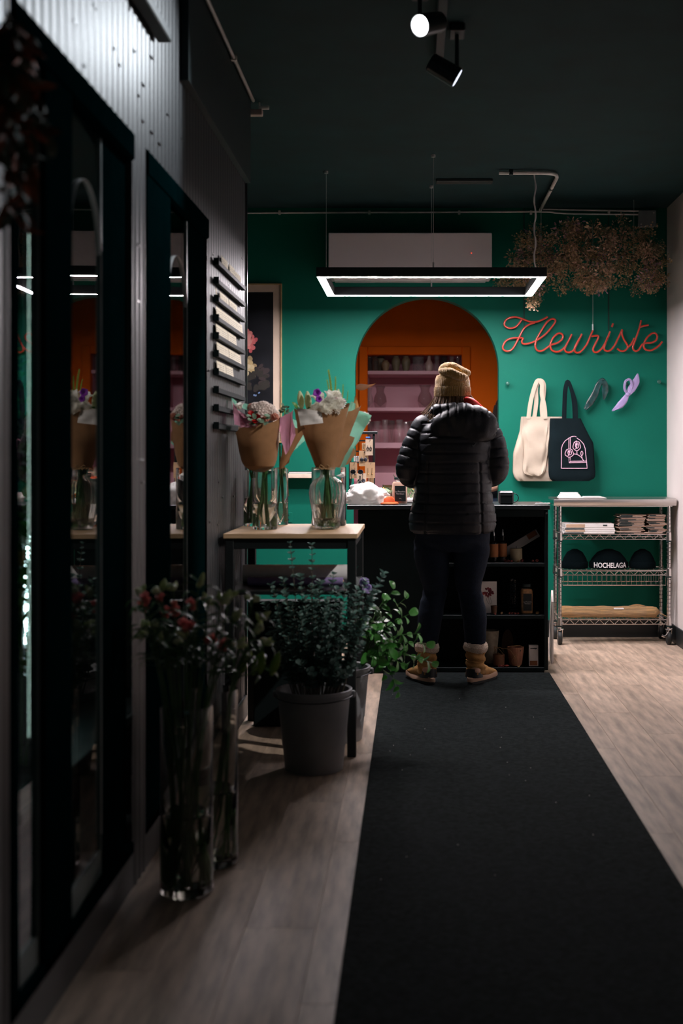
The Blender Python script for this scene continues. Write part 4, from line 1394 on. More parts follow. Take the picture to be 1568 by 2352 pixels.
bb_ = thing('tote_bag', 'black canvas tote bag with a pink arched window and roses emblem', 'bag', (0, 0, 0))
TB = TY - .050
cloth_slab([(961, 1263, 1333), (970, 1262, 1337), (1000, 1261, 1352), (1017, 1260, 1362), (1050, 1259, 1364), (1085, 1259, 1367), (1098, 1261, 1366), (1105, 1268, 1352)], TB, .036, seed=9, amp=.003).build('bag_body', BLKC, bb_, smooth=60)
for (x0, x1, y_) in ((1296, 1323, TB - .018), (1294, 1319, TB + .010)):
    strap([at(x0, 966, y_), at(x0 + 1, 930, y_), at(x0 + 3, 895, y_), at(1303, 876, y_ + .006), at(1311, 892, y_), at(x1 - 2, 925, y_), at(x1, 966, y_)], .0125, .002).build('handle', BLKC, bb_)
EY = TB - .0405
EMB = mat('emblem_pink', (.66, .40, .52), .7, var=.04)
ep = lambda cx, cy: at(1240 + cx / 10.453, 980 + cy / 10.453, EY)


def eline(pts, sm=False, closed=False):
    p = [ep(*q) for q in pts]
    if sm:
        p = spline(p, 4, closed)
        if closed:
            p.append(p[0])
    MB().tube(p, .0021, 6, True, flat=.35, up=(1, 0, 0) if False else None).build('emblem_line', EMB, bb_)


eline([(510, 1000), (512, 800), (512, 520), (540, 430), (600, 340), (690, 275), (760, 240), (820, 230), (870, 243)])
eline([(880, 272), (960, 325), (1040, 410), (1080, 520), (1100, 700), (1130, 1000)])
eline([(1130, 1000), (510, 1000)])
eline([(690, 280), (690, 540)]); eline([(722, 262), (726, 545)])
eline([(694, 740), (694, 866), (1113, 858)]); eline([(724, 740), (726, 832), (1110, 826)])
eline([(694, 866), (726, 832)])
eline([(805, 655), (890, 668), (980, 730), (1045, 820)], True)
eline([(1000, 585), (976, 640), (998, 700), (1028, 640)], True, True); eline([(998, 700), (1010, 765)])
for (cx, cy, sx, sy) in ((700, 635, 98, 98), (878, 465, 88, 112)):
    eline([(cx + sx * math.cos(q) * (1 + .1 * math.sin(5 * q)), cy + sy * math.sin(q)) for q in [2 * PI * i / 14 for i in range(14)]], True, True)
    eline([(cx - sx * .6 + sx * .62 * math.cos(q), cy + sy * .7 * math.sin(q)) for q in [-1.2, -.6, 0, .6, 1.2]], True)
    eline([(cx + sx * .1 + sx * .45 * math.cos(q), cy - .1 * sy + sy * .55 * math.sin(q)) for q in [2 * PI * i / 9 for i in range(9)]], True, True)
    eline([(cx - sx * .25, cy - sy * .2), (cx, cy - sy * .45), (cx + sx * .2, cy - sy * .15)], True)
eline([(820, 390), (870, 340), (882, 395)], True)
eline([(882, 580), (885, 660)])


def scarf_piece(pts, widths, thick, seed=0, n=14):
    """folded cloth strip: path points with half-widths; pleated section"""
    path = spline(pts, 6)
    m_ = len(path)
    rings = []
    for i, p in enumerate(path):
        u = i / (m_ - 1) * (len(widths) - 1)
        k = min(int(u), len(widths) - 2)
        w_ = widths[k] + (widths[k + 1] - widths[k]) * (u - k)
        t = (path[min(i + 1, m_ - 1)] - path[max(i - 1, 0)]).normalized()
        s = t.cross(Vector((0, 1, 0))).normalized()
        ring = []
        for j in range(n):
            q = 2 * PI * j / n
            pl = .35 * math.sin(3 * math.cos(q) * 3 + seed + i * .12)
            ring.append(p + s * w_ * math.cos(q) + Vector((0, 1, 0)) * (thick * math.sin(q) + thick * pl))
        rings.append(ring)
    return MB().loft(rings)


SY = YB - .045
LIL = mat('lilac_satin', (.34, .26, .50), .42, var=.06, sheen=.3)
s1 = thing('knotted_scarf', 'lilac knotted scarf hanging on the green wall', 'scarf', (0, 0, 0))
scarf_piece([at(1464, 858, SY), at(1460, 876, SY), at(1450, 893, SY - .005), at(1440, 907, SY - .01)], [.003, .024, .026, .014], .006, 1).build('upper_tail', LIL, s1, smooth=70)
scarf_piece([at(1441, 905, SY - .012), at(1434, 918, SY - .01), at(1424, 930, SY), at(1405, 944, SY)], [.012, .022, .024, .003], .006, 4).build('lower_tail', LIL, s1, smooth=70)
scarf_piece([at(1442, 907, SY - .008), at(1434, 893, SY - .02), at(1436, 876, SY - .024), at(1446, 872, SY - .02), at(1450, 885, SY - .012), at(1443, 905, SY - .010)], [.009, .009, .008, .008, .009, .010], .005, 2).build('loop', LIL, s1, smooth=70)
MB().ball(at(1441, 906, SY - .016), .017, .011, .014, n=14, m=8).build('knot', LIL, s1)
DKS = mat('dark_satin', (.012, .045, .045), .30, var=.6, scale=40)
s2 = thing('knotted_scarf', 'dark patterned scarf folded over a hook between tote and lilac scarf', 'scarf', (0, 0, 0))
scarf_piece([at(1391, 880, SY), at(1383, 873, SY - .02), at(1374, 884, SY - .012), at(1366, 905, SY - .004), at(1354, 925, SY), at(1343, 940, SY)], [.010, .016, .020, .024, .024, .012], .007, 3).build('long_tail', DKS, s2, smooth=70)
scarf_piece([at(1378, 876, SY - .018), at(1388, 880, SY - .02), at(1389, 898, SY - .008), at(1386, 918, SY)], [.012, .018, .022, .005], .006, 6).build('short_tail', DKS, s2, smooth=70)

# ================================================================== HANGING DRIED FLOWER CLOUD
cl = thing('dried_flower_cloud', 'wide hanging cloud of dried flowers below the ceiling in the corner', 'dried flowers', (1.12, 8.45, 2.45))
DC = [mat('dry_%d' % i, c, .8, var=.35, scale=45) for i, c in enumerate(((.36, .24, .12), (.42, .27, .17), (.50, .30, .23), (.28, .20, .11), (.46, .27, .31), (.36, .20, .28), (.20, .17, .10)))]
outline = [(1172, 585), (1190, 545), (1213, 508), (1240, 520), (1262, 540), (1290, 520), (1330, 508), (1368, 512), (1400, 530), (1420, 500), (1455, 505), (1490, 515), (1515, 550), (1530, 600), (1528, 640), (1505, 672), (1465, 670), (1430, 678), (1400, 655), (1370, 672), (1335, 660), (1300, 680), (1270, 655), (1235, 690), (1222, 712), (1210, 690), (1190, 660), (1140, 655), (1136, 642), (1170, 630)]


def inside(px, py):
    c = False
    j = len(outline) - 1
    for i in range(len(outline)):
        xi, yi = outline[i]; xj, yj = outline[j]
        if (yi > py) != (yj > py) and px < (xj - xi) * (py - yi) / (yj - yi) + xi:
            c = not c
        j = i
    return c


rr = random.Random(21)
cen = Vector((1.12, 8.45, 2.45))
nsp = 0
while nsp < 330:
    px, py = rr.uniform(1136, 1532), rr.uniform(500, 714)
    if not inside(px, py):
        continue
    nsp += 1
    y = rr.uniform(8.24, 8.62)
    p = at(px, py, y)
    kind = rr.random()
    big = kind < .16
    ci = rr.choice((4, 5, 2)) if big and rr.random() < .5 else (rr.choice((1, 2, 2)) if big else rr.choice((0, 0, 1, 3, 3, 6, 1)))
    mb = MB()
    n = 30 if big else 48
    for k in range(n):
        d = Vector((rr.uniform(-1, 1), rr.uniform(-1, 1), rr.uniform(-1, .9)))
        if d.length < .1:
            continue
        q = d.normalized() * (rr.random() ** .5) * (.055 if big else .042)
        d = (d.normalized() + Vector((0, 0, -.3))).normalized()
        L = rr.uniform(.020, .034) if big else rr.uniform(.008, .016)
        u = d.orthogonal().normalized()
        u = (Matrix.Rotation(rr.uniform(0, 6.3), 3, d) @ u) * L * (.22 if big else .45)
        w_ = d.cross(u) * .5
        mb.add([q, q + d * L * .5 + u + w_ * .4, q + d * L, q + d * L * .5 - u + w_ * .4], [(0, 1, 2, 3)])
        if k % 6 == 0:
            mb.tube([Vector((0, 0, 0)), q], .0006, 3)
    mb.build('flower_sprig', DC[ci], cl, p - cen, smooth=0)
tw = MB()
for k in range(26):
    a = Vector((rr.uniform(-.38, .38), rr.uniform(-.08, .1), rr.uniform(-.05, .14)))
    b = a + Vector((rr.uniform(-.14, .14), rr.uniform(-.06, .06), rr.uniform(-.16, .1)))
    if -.5 < b.x < .5:
        tw.tube(spline([a, (a + b) / 2 + rndv(.02), b], 3), .0016, 4)
tw.build('twigs', mat('twig_brown', (.07, .045, .025), .8), cl)
for x_ in (-.3, .3):
    MB().tube([(x_, 0, .05), (x_, .0, ZC - 2.45 - .001)], .0012, 4).build('hanging_wire', mat('wire_grey', (.22, .22, .22), .4, .6), cl)
MB().tube([(-.42, 0, .06), (.42, 0, .06)], .006, 6).build('support_rod', mat('twig_brown', (.07, .045, .025), .8), cl)

# ================================================================== GOODS IN THE LILAC RECESS
def shelf_vase(px, y, z, prof, m_, label, name='shelf_vase', cat='vase', n=20, group='vases in the lilac recess', hollow=True):
    x_ = (px - 951) * y / 3000
    o = thing(name, label, cat, (x_, y, z), 0, group)
    if hollow:
        inner = [(max(.001, r - .003), zz) for r, zz in reversed(prof) if zz > .006]
        prof = prof + inner + [(.001, .006)]
    MB().lathe(prof, n).build('body', m_, o)
    return o


amph = lambda r, h_: [(.001, 0), (r * .62, .001), (r * .95, h_ * .45), (r, h_ * .62), (r * .86, h_ * .82), (r * .58, h_ * .92), (r * .66, h_)]
jug = lambda r, h_: [(.001, 0), (r * .9, .001), (r, h_ * .3), (r * .92, h_ * .6), (r * .5, h_ * .8), (r * .55, h_)]
cyl = lambda r, h_: [(.001, 0), (r * .97, .001), (r, .006), (r, h_)]
hour = lambda r, h_: [(.001, 0), (r * .8, .001), (r, h_ * .28), (r * .9, h_ * .5), (r * .58, h_ * .72), (r * .62, h_ * .86), (r * .8, h_)]
YS = YO + .07
OCH = mat('ochre_ceramic', (.23, .155, .085), .5, var=.15, scale=30)
OLV = mat('olive_ceramic', (.15, .12, .07), .55, var=.15, scale=30)
ROS = mat('rose_ceramic', (.40, .28, .25), .4, var=.1)
SMK = glass('smoked_glass', (.65, .58, .56), 1.45, .03)
CLR = glass('shelf_glass', (.95, .92, .92), 1.4, .05)
AMG = glass('amber_glass', (.70, .55, .38), 1.45, .05)
shelf_vase(849, YS, SHZ[0], cyl(.022, .11), SMK, 'smoked glass cylinder at the left end of the top lilac shelf')
shelf_vase(861, YS, SHZ[0], amph(.031, .115), AMG, 'amber glass vase second on the top lilac shelf')
shelf_vase(874, YS + .12, SHZ[0], amph(.034, .145), OLV, 'olive vase behind the round pot on the top lilac shelf')
shelf_vase(885, YS, SHZ[0], amph(.033, .085), OCH, 'squat ochre pot on the top lilac shelf')
shelf_vase(909, YS, SHZ[0], amph(.035, .118), OLV, 'left of two olive urns on the top lilac shelf')
shelf_vase(932, YS, SHZ[0], amph(.035, .118), OLV, 'right of two olive urns on the top lilac shelf')
o = shelf_vase(960, YS, SHZ[0], cyl(.042, .112), CLR, 'square textured glass vase on the top lilac shelf', n=24)
tx = MB()
for j in range(9):
    for i in range(20):
        q = 2 * PI * (i + .5 * (j % 2)) / 20
        tx.ball((.0415 * math.cos(q), .0415 * math.sin(q), .010 + j * .0118), .0042, n=5, m=3)
tx.build('texture_beads', CLR, o)['kind'] = 'stuff'
shelf_vase(985, YS, SHZ[0], [(.001, 0), (.026, .001), (.033, .03), (.030, .06), (.014, .09), (.011, .13), (.014, .14)], ROS, 'rose bottle vase with a slim neck on the top lilac shelf')
shelf_vase(1003, YS, SHZ[0], cyl(.020, .13), CLR, 'narrow clear cylinder left of the beanie on the top lilac shelf')
shelf_vase(1019, YS + .06, SHZ[0], cyl(.030, .135), SMK, 'smoked cylinder behind the beanie on the top lilac shelf')
shelf_vase(1037, YS + .02, SHZ[0], cyl(.020, .125), CLR, 'clear cylinder near the right end of the top lilac shelf')
shelf_vase(1051, YS + .02, SHZ[0], cyl(.016, .125), CLR, 'clear slim cylinder at the right end of the top lilac shelf')
shelf_vase(847, YS, SHZ[1], hour(.036, .155), CLR, 'clear glass vase at the left edge of the middle lilac shelf')
shelf_vase(873, YS, SHZ[1], hour(.052, .170), glass('grey_glass', (.84, .78, .78), 1.42, .03), 'grey hourglass vase on the middle lilac shelf')
shelf_vase(976, YS, SHZ[1], hour(.060, .178), glass('grey_glass', (.84, .78, .78), 1.42, .03), 'large rounded grey vase beside the beanie on the middle lilac shelf')
shelf_vase(1000, YS + .02, SHZ[1], hour(.030, .13), CLR, 'small clear vase right of the large grey vase')
for i, (px, r, h_) in enumerate(((849, .034, .165), (866, .030, .17), (884, .028, .18), (899, .030, .175), (917, .030, .18), (932, .026, .165), (945, .028, .17), (961, .030, .165))):
    shelf_vase(px, YS + (.02 if i % 2 else 0), SHZ[2], cyl(r, h_), CLR if i % 3 else glass('grey_glass', (.84, .78, .78), 1.42, .03), '%s glass cylinder from the left on the lowest lilac shelf' % ORD[i], 'glass_cylinder', 'vase')
# bottom of the recess: ribbon spools and jars
o = thing('ribbon_spool', 'brown ribbon spool lying below the lilac shelves', 'spool', ((893 - 951) * YS / 3000, YS - .0, .7005 + .22))
MB().box(-.002, .002, -.02, .02, -.22, .0).build('stand', WOODT, o, smooth=0)
MB().tube([(-.045, 0, .03), (.045, 0, .03)], .032, 18).build('ribbon_roll', mat('brown_ribbon', (.20, .12, .045), .5), o)
MB().tube([(-.05, 0, .03), (-.045, 0, .03)], .036, 18).build('flange', BLK, o)
# brown dried leaf poking out by the arch reveal
lf = thing('dried_leaf', 'long brown dried leaf sticking out by the left side of the arch', 'dried leaf', at(817, 889, 9.4))
MB().loft([[Vector((x_, .004 * math.cos(q), w_ * math.sin(q) + bz)) for q in [2 * PI * k / 10 for k in range(10)]] for x_, w_, bz in ((0, .012, 0), (.03, .026, 0), (.06, .022, .0), (.09, .013, .006), (.12, .007, .014), (.145, .001, .028))]).build('blade', mat('brown_leaf', (.20, .075, .02), .6, var=.2), lf)
MB().tube([(0, 0, 0), (-.06, .02, -.02), (-.10, .03, -.4), (-.10, .03, -1.45)], .003, 5).build('stalk', mat('brown_leaf', (.20, .075, .02), .6, var=.2), lf)
o = thing('floor_vase', 'tall dark vase standing behind the arch edge', 'vase', (lf.location.x - .10, 9.43, 0.0))
MB().lathe([(.001, 0), (.07, .002), (.09, .25), (.06, .6), (.05, .72), (.055, .75), (.045, .75), (.04, .7), (.001, .1)], 24).build('body', OLV, o)

# ================================================================== MENU RAILS AND CARDS ON THE RIBBED WALL
RZ = [1.976, 1.902, 1.832, 1.756, 1.686, 1.616, 1.545, 1.475, 1.404, 1.334]
RLM = mat('rail_black', (.004, .009, .010), .6, spec=.1)
CARD = mat('ivory_card', (.86, .78, .62), .7, var=.06, scale=30)
INK = mat('card_ink', (.16, .13, .10), .8)
nth = ['topmost', 'second', 'third', 'fourth', 'fifth', 'sixth', 'seventh', 'eighth', 'ninth', 'lowest']
for i, z in enumerate(RZ):
    o = thing('card_rail', '%s black card rail on the ribbed wall, counted from the top' % nth[i], 'rail', (XL + .006, 5.11, z), 0, 'black card rails')
    MB().box(0, .003, 0, .81, -.012, .010).build('back_strip', RLM, o, smooth=0)
    MB().box(0, .020, 0, .81, -.014, -.010).build('ledge', RLM, o, smooth=0)
    MB().box(.017, .020, 0, .81, -.010, .002).build('lip', RLM, o, smooth=0)
    MB().box(.0, .021, -.004, .0, -.015, .012).build('end_cap', RLM, o, smooth=0)
CARDS = {0: [(5.27, 5.45, .056, 'leftmost'), (5.50, 5.66, .056, 'middle'), (5.67, 5.86, .05, 'right')], 2: [(5.12, 5.15, .05, 'edge-on leftmost'), (5.23, 5.47, .05, 'middle'), (5.49, 5.73, .05, 'right')],
         3: [(5.13, 5.91, .056, 'full-length')], 4: [(5.13, 5.44, .056, 'left'), (5.45, 5.71, .056, 'right')], 5: [(5.15, 5.47, .056, 'left'), (5.48, 5.86, .056, 'right')], 6: [(5.15, 5.38, .054, 'left'), (5.39, 5.61, .054, 'right')]}
for k, lst in CARDS.items():
    for a, b, h_, wh in lst:
        o = thing('menu_card', '%s ivory card on the %s wall rail' % (wh, nth[k]), 'card', (XL + .012, a, RZ[k] - .0095), 0, 'ivory cards on the wall rails')
        MB().extrude([(.003, 0, 0), (.003, b - a, 0), (-.002, b - a, h_), (-.002, 0, h_)], (.0012, 0, 0)).build('card', CARD, o, smooth=0)
        tx = MB()
        rr = random.Random(int(a * 100) + k)
        ncol = max(1, int((b - a) / .05))
        for c in range(ncol):
            for r_ in range(4):
                z0 = .016 + r_ * (h_ - .022) / 4
                y0 = .006 + c * .05
                y1 = min(b - a - .004, y0 + rr.uniform(.02, .04))
                if y1 > y0 + .005:
                    xx = .0043 - .005 * z0 / h_
                    tx.add([(xx + .0002, y0, z0), (xx + .0002, y1, z0), (xx, y1, z0 + .002), (xx, y0, z0 + .002)], [(0, 1, 2, 3)])
        if tx.f:
            tx.build('handwriting', INK, o, smooth=0)
# ================================================================== SIDE TABLE
TX0, TX1, TYF, TYB, TZ = -.768, -.228, 5.25, 6.02, .900
tb_ = thing('side_table', 'tall side table with pale wooden top and black frame by the ribbed wall', 'table', (-.5, 5.63, 0))
lx, ly = -.5, 5.63
MB().box(TX0 - lx, TX1 - lx, TYF - ly, TYB - ly, TZ - .020, TZ, .002).build('table_top', WOODT, tb_, smooth=0)
TBK = mat('table_black', (.008, .011, .012), .4)
for xx in (TX0 + .006, TX1 - .042):
    for yy in (TYF + .006, TYB - .044):
        MB().box(xx - lx, xx - lx + .036, yy - ly, yy - ly + .036, .0, TZ - .020, .003).build('leg', TBK, tb_, smooth=0)
for yy in (TYF + .010, TYB - .034):
    MB().box(TX0 + .042 - lx, TX1 - .042 - lx, yy - ly, yy - ly + .022, TZ - .062, TZ - .021, .002).build('apron', TBK, tb_, smooth=0)
for xx in (TX0 + .012, TX1 - .036):
    MB().box(xx - lx, xx - lx + .022, TYF + .042 - ly, TYB - .044 - ly, TZ - .062, TZ - .021, .002).build('apron', TBK, tb_, smooth=0)
LSZ = .665
MB().box(TX0 + .01 - lx, TX1 - .01 - lx, TYF + .05 - ly, TYB - .05 - ly, LSZ - .016, LSZ, .002).build('lower_shelf', TBK, tb_, smooth=0)
rl = thing('wrap_roll', 'roll of clear wrapping film on the lower table shelf', 'roll', (-.50, 5.62, LSZ + .0005))
MB().tube([(-.235, 0, .040), (.235, 0, .040)], .040, 24).build('film_roll', mat('grey_film', (.80, .80, .81), .22, coat=.6), rl)
MB().tube([(.235, 0, .040), (.240, 0, .040)], .018, 16).build('core', CARDB, rl)
MB().extrude([(.236, -.02, .05), (.262, -.03, .075), (.256, 0.0, .072), (.236, .02, .045)], (.0012, 0, 0)).build('loose_flap', glass('film', (.97, .97, .97), 1.45, .02, .08), rl, smooth=0)
rl = thing('tissue_roll', 'thin lilac tissue roll in front of the clear film roll', 'roll', (-.50, 5.50, LSZ + .0005))
MB().tube([(-.20, 0, .018), (.20, 0, .018)], .018, 16).build('tissue', mat('lilac_tissue', (.26, .20, .42), .6), rl)
MB().tube([(.20, 0, .018), (.203, 0, .018)], .008, 10).build('core', CARDB, rl)


bx = thing('storage_crate', 'big dark storage crate under the side table behind the buckets', 'crate', (-.525, 5.90, 0))
CRM = mat('crate_dark', (.006, .012, .013), .6, spec=.2)
MB().box(-.195, .195, -.055, .055, .0005, .545, .006).build('crate_body', CRM, bx, smooth=0)
MB().box(-.20, .20, -.06, .06, .546, .560, .004).build('crate_lid', CRM, bx, smooth=0)


# ================================================================== VASES
def glass_vase(label, loc, prof, water, stems=5, stem_top=None, rib=0.0, ribs=0, n=40, base=.012, name='glass_vase', group='glass flower vases', spread=.6, gm=None, wm=None):
    o = thing(name, label, 'vase', loc, 0, group)
    th = .003
    inner = [(max(.0015, r - th), z) for r, z in reversed(prof) if z > base] + [(.0015, base)]
    MB().lathe([(.0015, 0)] + prof + inner, n, rib=rib, ribs=ribs, cap=True).build('glass', gm or GLASSM, o)
    if water:
        wp2 = [(max(.001, r - th - .0006), z) for r, z in prof if base < z < water]
        rw = None
        for (r0, z0), (r1, z1) in zip(prof[:-1], prof[1:]):
            if z0 <= water <= z1:
                rw = r0 + (r1 - r0) * (water - z0) / max(1e-6, z1 - z0)
        rw = (rw or prof[-1][0]) - th - .0006
        rb_ = wp2[0][0] if wp2 else rw
        MB().lathe([(.001, base + .0006), (rb_, base + .0006)] + wp2 + [(rw, water), (.001, water)], n).build('water', wm or WATERM, o)
    for k in range(stems):
        a = R.uniform(0, 2 * PI)
        rb2 = min(prof[1][0], prof[0][0] if prof[0][0] > .01 else prof[1][0]) * spread
        p0 = Vector((rb2 * math.cos(a), rb2 * math.sin(a), base + .004))
        tz = stem_top if stem_top else prof[-1][1]
        p2 = Vector((-.25 * p0.x + R.uniform(-.008, .008), -.25 * p0.y + R.uniform(-.008, .008), tz))
        MB().tube([p0, (p0 + p2) / 2 + rndv(.004), p2], [.0036, .0032, .003], 6).build('stem', STEMG, o)
    return o


cylp = lambda r, h_: [(r * .96, .001), (r, .006), (r, h_ * .5), (r, h_ - .002), (r - .001, h_)]
YV = 5.575
glass_vase('front clear glass cylinder vase below the pink wrapped bouquet', (-.637, YV, TZ), cylp(.053, .262), .108, 10, .30, gm=GLASSR, wm=WATERR)
glass_vase('short glass vase at the table back beside the ribbed wall', (-.716, 5.83, TZ), cylp(.046, .25), .125, 8, .29, gm=GLASSR, wm=WATERR)
glass_vase('slim tall glass vase at the back between the two bouquets', (-.606, 5.93, TZ), cylp(.034, .255), .10, 4, .30, gm=GLASSR, wm=WATERR)
glass_vase('ribbed shoulder glass vase below the white lily bouquet', (-.371, YV, TZ),
           [(.042, .001), (.050, .006), (.060, .05), (.074, .12), (.078, .155), (.074, .188), (.058, .208), (.036, .222), (.030, .232), (.031, .250), (.036, .262)], .110, 12, .285, rib=.018, ribs=26, n=104, gm=GLASSR, wm=WATERR)
glass_vase('wide clear glass cylinder vase at the back behind the ribbed vase', (-.383, 5.86, TZ), cylp(.078, .262), .0, 0, gm=GLASSR, wm=WATERR)


# ================================================================== FLOWERS
def petal_sheet(L, w, cup=.25, curl=0.0, nu=4, nv=6, point=1.0):
    """one petal along +Y, cupped up (+Z)"""
    mb = MB()

    def fn(u, v):
        x = (u - .5) * 2
        ww = w * (math.sin(PI * min(1, .12 + .80 * v)) ** .8) * (1 if v < .85 else max(0.0, 1 - (v - .85) / .15) ** (.5 * point) * .9 + .1 * (1 - point))
        return Vector((x * ww, v * L, cup * L * (v * .6 + x * x * .35 * math.sin(PI * v)) - curl * L * max(0, v - .5) ** 2 * 2))
    mb.grid(fn, nu, nv)
    return mb


def pompon(r, n=120, m_=WHITEF, seed=0):
    rr = random.Random(seed)
    mb = MB()
    for i in range(n):
        z = 1 - 1.55 * (i + .5) / n
        a = i * 2.39996
        s = math.sqrt(max(0, 1 - z * z))
        d = Vector((s * math.cos(a), s * math.sin(a), z))
        L = r * rr.uniform(.42, .55)
        p = d * r * .52
        pt_ = petal_sheet(L, L * .28, .5, .3, 2, 3)
        n_ = (Vector((0, 0, 1)) - d * .2) if z < .8 else d.orthogonal()
        mb.join(pt_, basis(d + rndv(.12), n_, p))
    mb.ball((0, 0, 0), r * .56, n=12, m=8)
    return mb.mesh('flower', m_, 60)


def lily_bud(L, r, m_):
    rings = []
    for i in range(13):
        t = i / 12
        rr_ = r * (math.sin(PI * (t * .90 + .05)) ** .75) * (1.0 if t < .5 else 1.0 - .25 * (t - .5))
        rings.append([(rr_ * math.cos(q) * (1 + .10 * math.cos(3 * q)), t * L, rr_ * math.sin(q) * (1 + .10 * math.cos(3 * q))) for q in [2 * PI * k / 18 for k in range(18)]])
    return MB().loft(rings).mesh('flower_bud', m_, 60)


def open_flower(r, np_, m_, cup=.5, w=.36, seed=0, name='flower'):
    rr = random.Random(seed)
    mb = MB()
    for layer in range(2):
        for i in range(np_):
            a = 2 * PI * (i + .5 * layer) / np_ + rr.uniform(-.1, .1)
            d = Vector((math.cos(a), math.sin(a), cup + .5 * layer))
            mb.join(petal_sheet(r * rr.uniform(.85, 1.05), r * w, .25, .3, 3, 5), basis(d, (0, 0, 1), (0, 0, 0)))
    return mb.mesh(name, m_, 60)


def cluster(r, n, pr, m_, seed=0):
    rr = random.Random(seed)
    mb = MB()
    for i in range(n):
        z = 1 - 1.3 * (i + .5) / n
        a = i * 2.39996
        s = math.sqrt(max(0, 1 - z * z))
        d = Vector((s * math.cos(a), s * math.sin(a), z))
        for k in range(4):
            q = basis(d + rndv(.2), d.orthogonal(), d * r) @ Matrix.Rotation(k * PI / 2, 4, 'Y')
            mb.join(petal_sheet(pr, pr * .5, .3, .6, 2, 2), q @ Matrix.Rotation(1.0, 4, 'X'))
    mb.ball((0, 0, 0), r * .93, n=12, m=8)
    return mb.mesh('flower', m_, 60)


MUM = pompon(.034, 130, WHITEF, 1)
BUDM = mat('lily_bud', (.62, .66, .42), .5, thru=.4, var=.12, scale=9, stretch=(1, 3, 1))
BUD = lily_bud(.082, .0145, BUDM)
LILY = open_flower(.055, 3, WHITEF, 1.1, .36, 3)
PURP = open_flower(.022, 5, mat('purple_petal', (.36, .06, .55), .6, thru=.4, var=.2, scale=60), .5, .5, 5)
MAGE = open_flower(.018, 5, mat('magenta_petal', (.55, .10, .30), .6, thru=.4, var=.2, scale=60), .6, .5, 6)
HYDR = cluster(.034, 70, .011, mat('blush_petal', (.92, .83, .79), .6, thru=.4, var=.08, scale=50), 2)
PEAC = cluster(.020, 36, .009, mat('peach_petal', (.75, .36, .27), .6, thru=.4, var=.12, scale=50), 4)
REDF = open_flower(.034, 6, mat('red_petal', (.62, .012, .012), .55, thru=.4, var=.2, scale=50), .75, .5, 8)
LEAFG = mat('leaf_green', (.07, .20, .03), .45, var=.25, scale=25, rnd=.2)
SPRG = mat('sprig_lime', (.30, .42, .08), .6, thru=.4, var=.25, scale=50)
WAXF = petal_sheet(.05, .011, .15, .4).mesh('leaf', LEAFG, 60)


def sprig_mesh(L, n=40, m_=SPRG, seed=0):
    rr = random.Random(seed)
    mb = MB().tube([(0, 0, 0), (.004, L * .5, 0), (0, L, 0)], [.0014, .0011, .0006], 5)
    for i in range(n):
        t = .15 + .85 * i / n
        a = i * 2.4
        d = Vector((math.cos(a) * .55, 1, math.sin(a) * .55))
        mb.join(petal_sheet(.012 * (1.15 - .5 * t), .0022, .1, 0, 1, 2), basis(d, (0, 0, 1), (.003 * math.sin(t * 3), L * t, 0)))
    return mb.mesh('green_sprig', m_, 60)


def patch(pts, bulge=.0, nu=8, nv=8, seed=0, rough=.003):
    """paper flap through four corners (bl, br, tr, tl) bowed towards the viewer"""
    A, B, C_, D_ = [Vector(p) for p in pts]

    def fn(u, v):
        p = (A * (1 - u) + B * u) * (1 - v) + (D_ * (1 - u) + C_ * u) * v
        nrm = (B - A).cross(D_ - A).normalized()
        p = p + nrm * (bulge * 4 * u * (1 - u)) * (.3 + .7 * v)
        p += nrm * noise.noise(Vector((u * 3.3 + seed, v * 4.1, seed))) * rough * 2
        return p
    return MB().grid(fn, nu, nv)


def bouquet(label, neck, name='wrapped_bouquet'):
    return thing(name, label, 'bouquet', neck, 0, 'wrapped bouquets')


def cone(mb_h, r0, r1, t0, t1, n=36, nv=8, tilt=(0, 0), seed=0, flare=1.0):
    def fn(u, v):
        th = t0 + (t1 - t0) * u
        h_ = mb_h(th)
        rr_ = r0 + (r1 - r0) * (v ** flare)
        w_ = noise.noise(Vector((u * 6 + seed, v * 3, 1.3))) * .003
        return Vector(((rr_ + w_) * math.cos(th) + tilt[0] * v * h_, (rr_ + w_) * math.sin(th) + tilt[1] * v * h_, h_ * v))
    return MB().grid(fn, n, nv)


# --- white lily bouquet (right); neck just above the ribbed vase
nk = Vector((-.381, YV, TZ + .262))
bq = bouquet('kraft wrapped bouquet of white lilies and chrysanthemums', nk)
loc_ = lambda px, py, y: at(px, py, y) - nk
hB = lambda th: .225 + .045 * math.cos(th) + .012 * math.sin(3 * th)
cone(hB, .040, .106, -PI * 1.04, PI * .25, tilt=(.0, -.05), seed=2).build('kraft_wrap', KRAFT, bq, smooth=60)
cone(lambda th: .20, .036, .098, PI * .2, PI * .97, n=18, tilt=(.0, -.04), seed=5).build('kraft_wrap', KRAFT, bq, smooth=60)
patch([loc_(764, 1073, 5.57), loc_(776, 1072, 5.60), loc_(831, 927, 5.62), loc_(799, 945, 5.57)], .012, seed=1).build('kraft_flap', KRAFT, bq, smooth=60)
patch([loc_(770, 1073, 5.60), loc_(780, 1073, 5.63), loc_(815, 1005, 5.66), loc_(800, 1000, 5.63)], .006, seed=2).build('kraft_flap', KRAFT, bq, smooth=60)
patch([loc_(776, 1074, 5.63), loc_(790, 1072, 5.68), loc_(853, 956, 5.70), loc_(815, 940, 5.66)], .02, seed=3, rough=.006).build('mint_flap', MINTP, bq, smooth=60)
patch([loc_(768, 1074, 5.66), loc_(800, 1066, 5.70), loc_(818, 1040, 5.72), loc_(800, 1010, 5.68)], .006, seed=8).build('kraft_flap', KRAFT, bq, smooth=60)
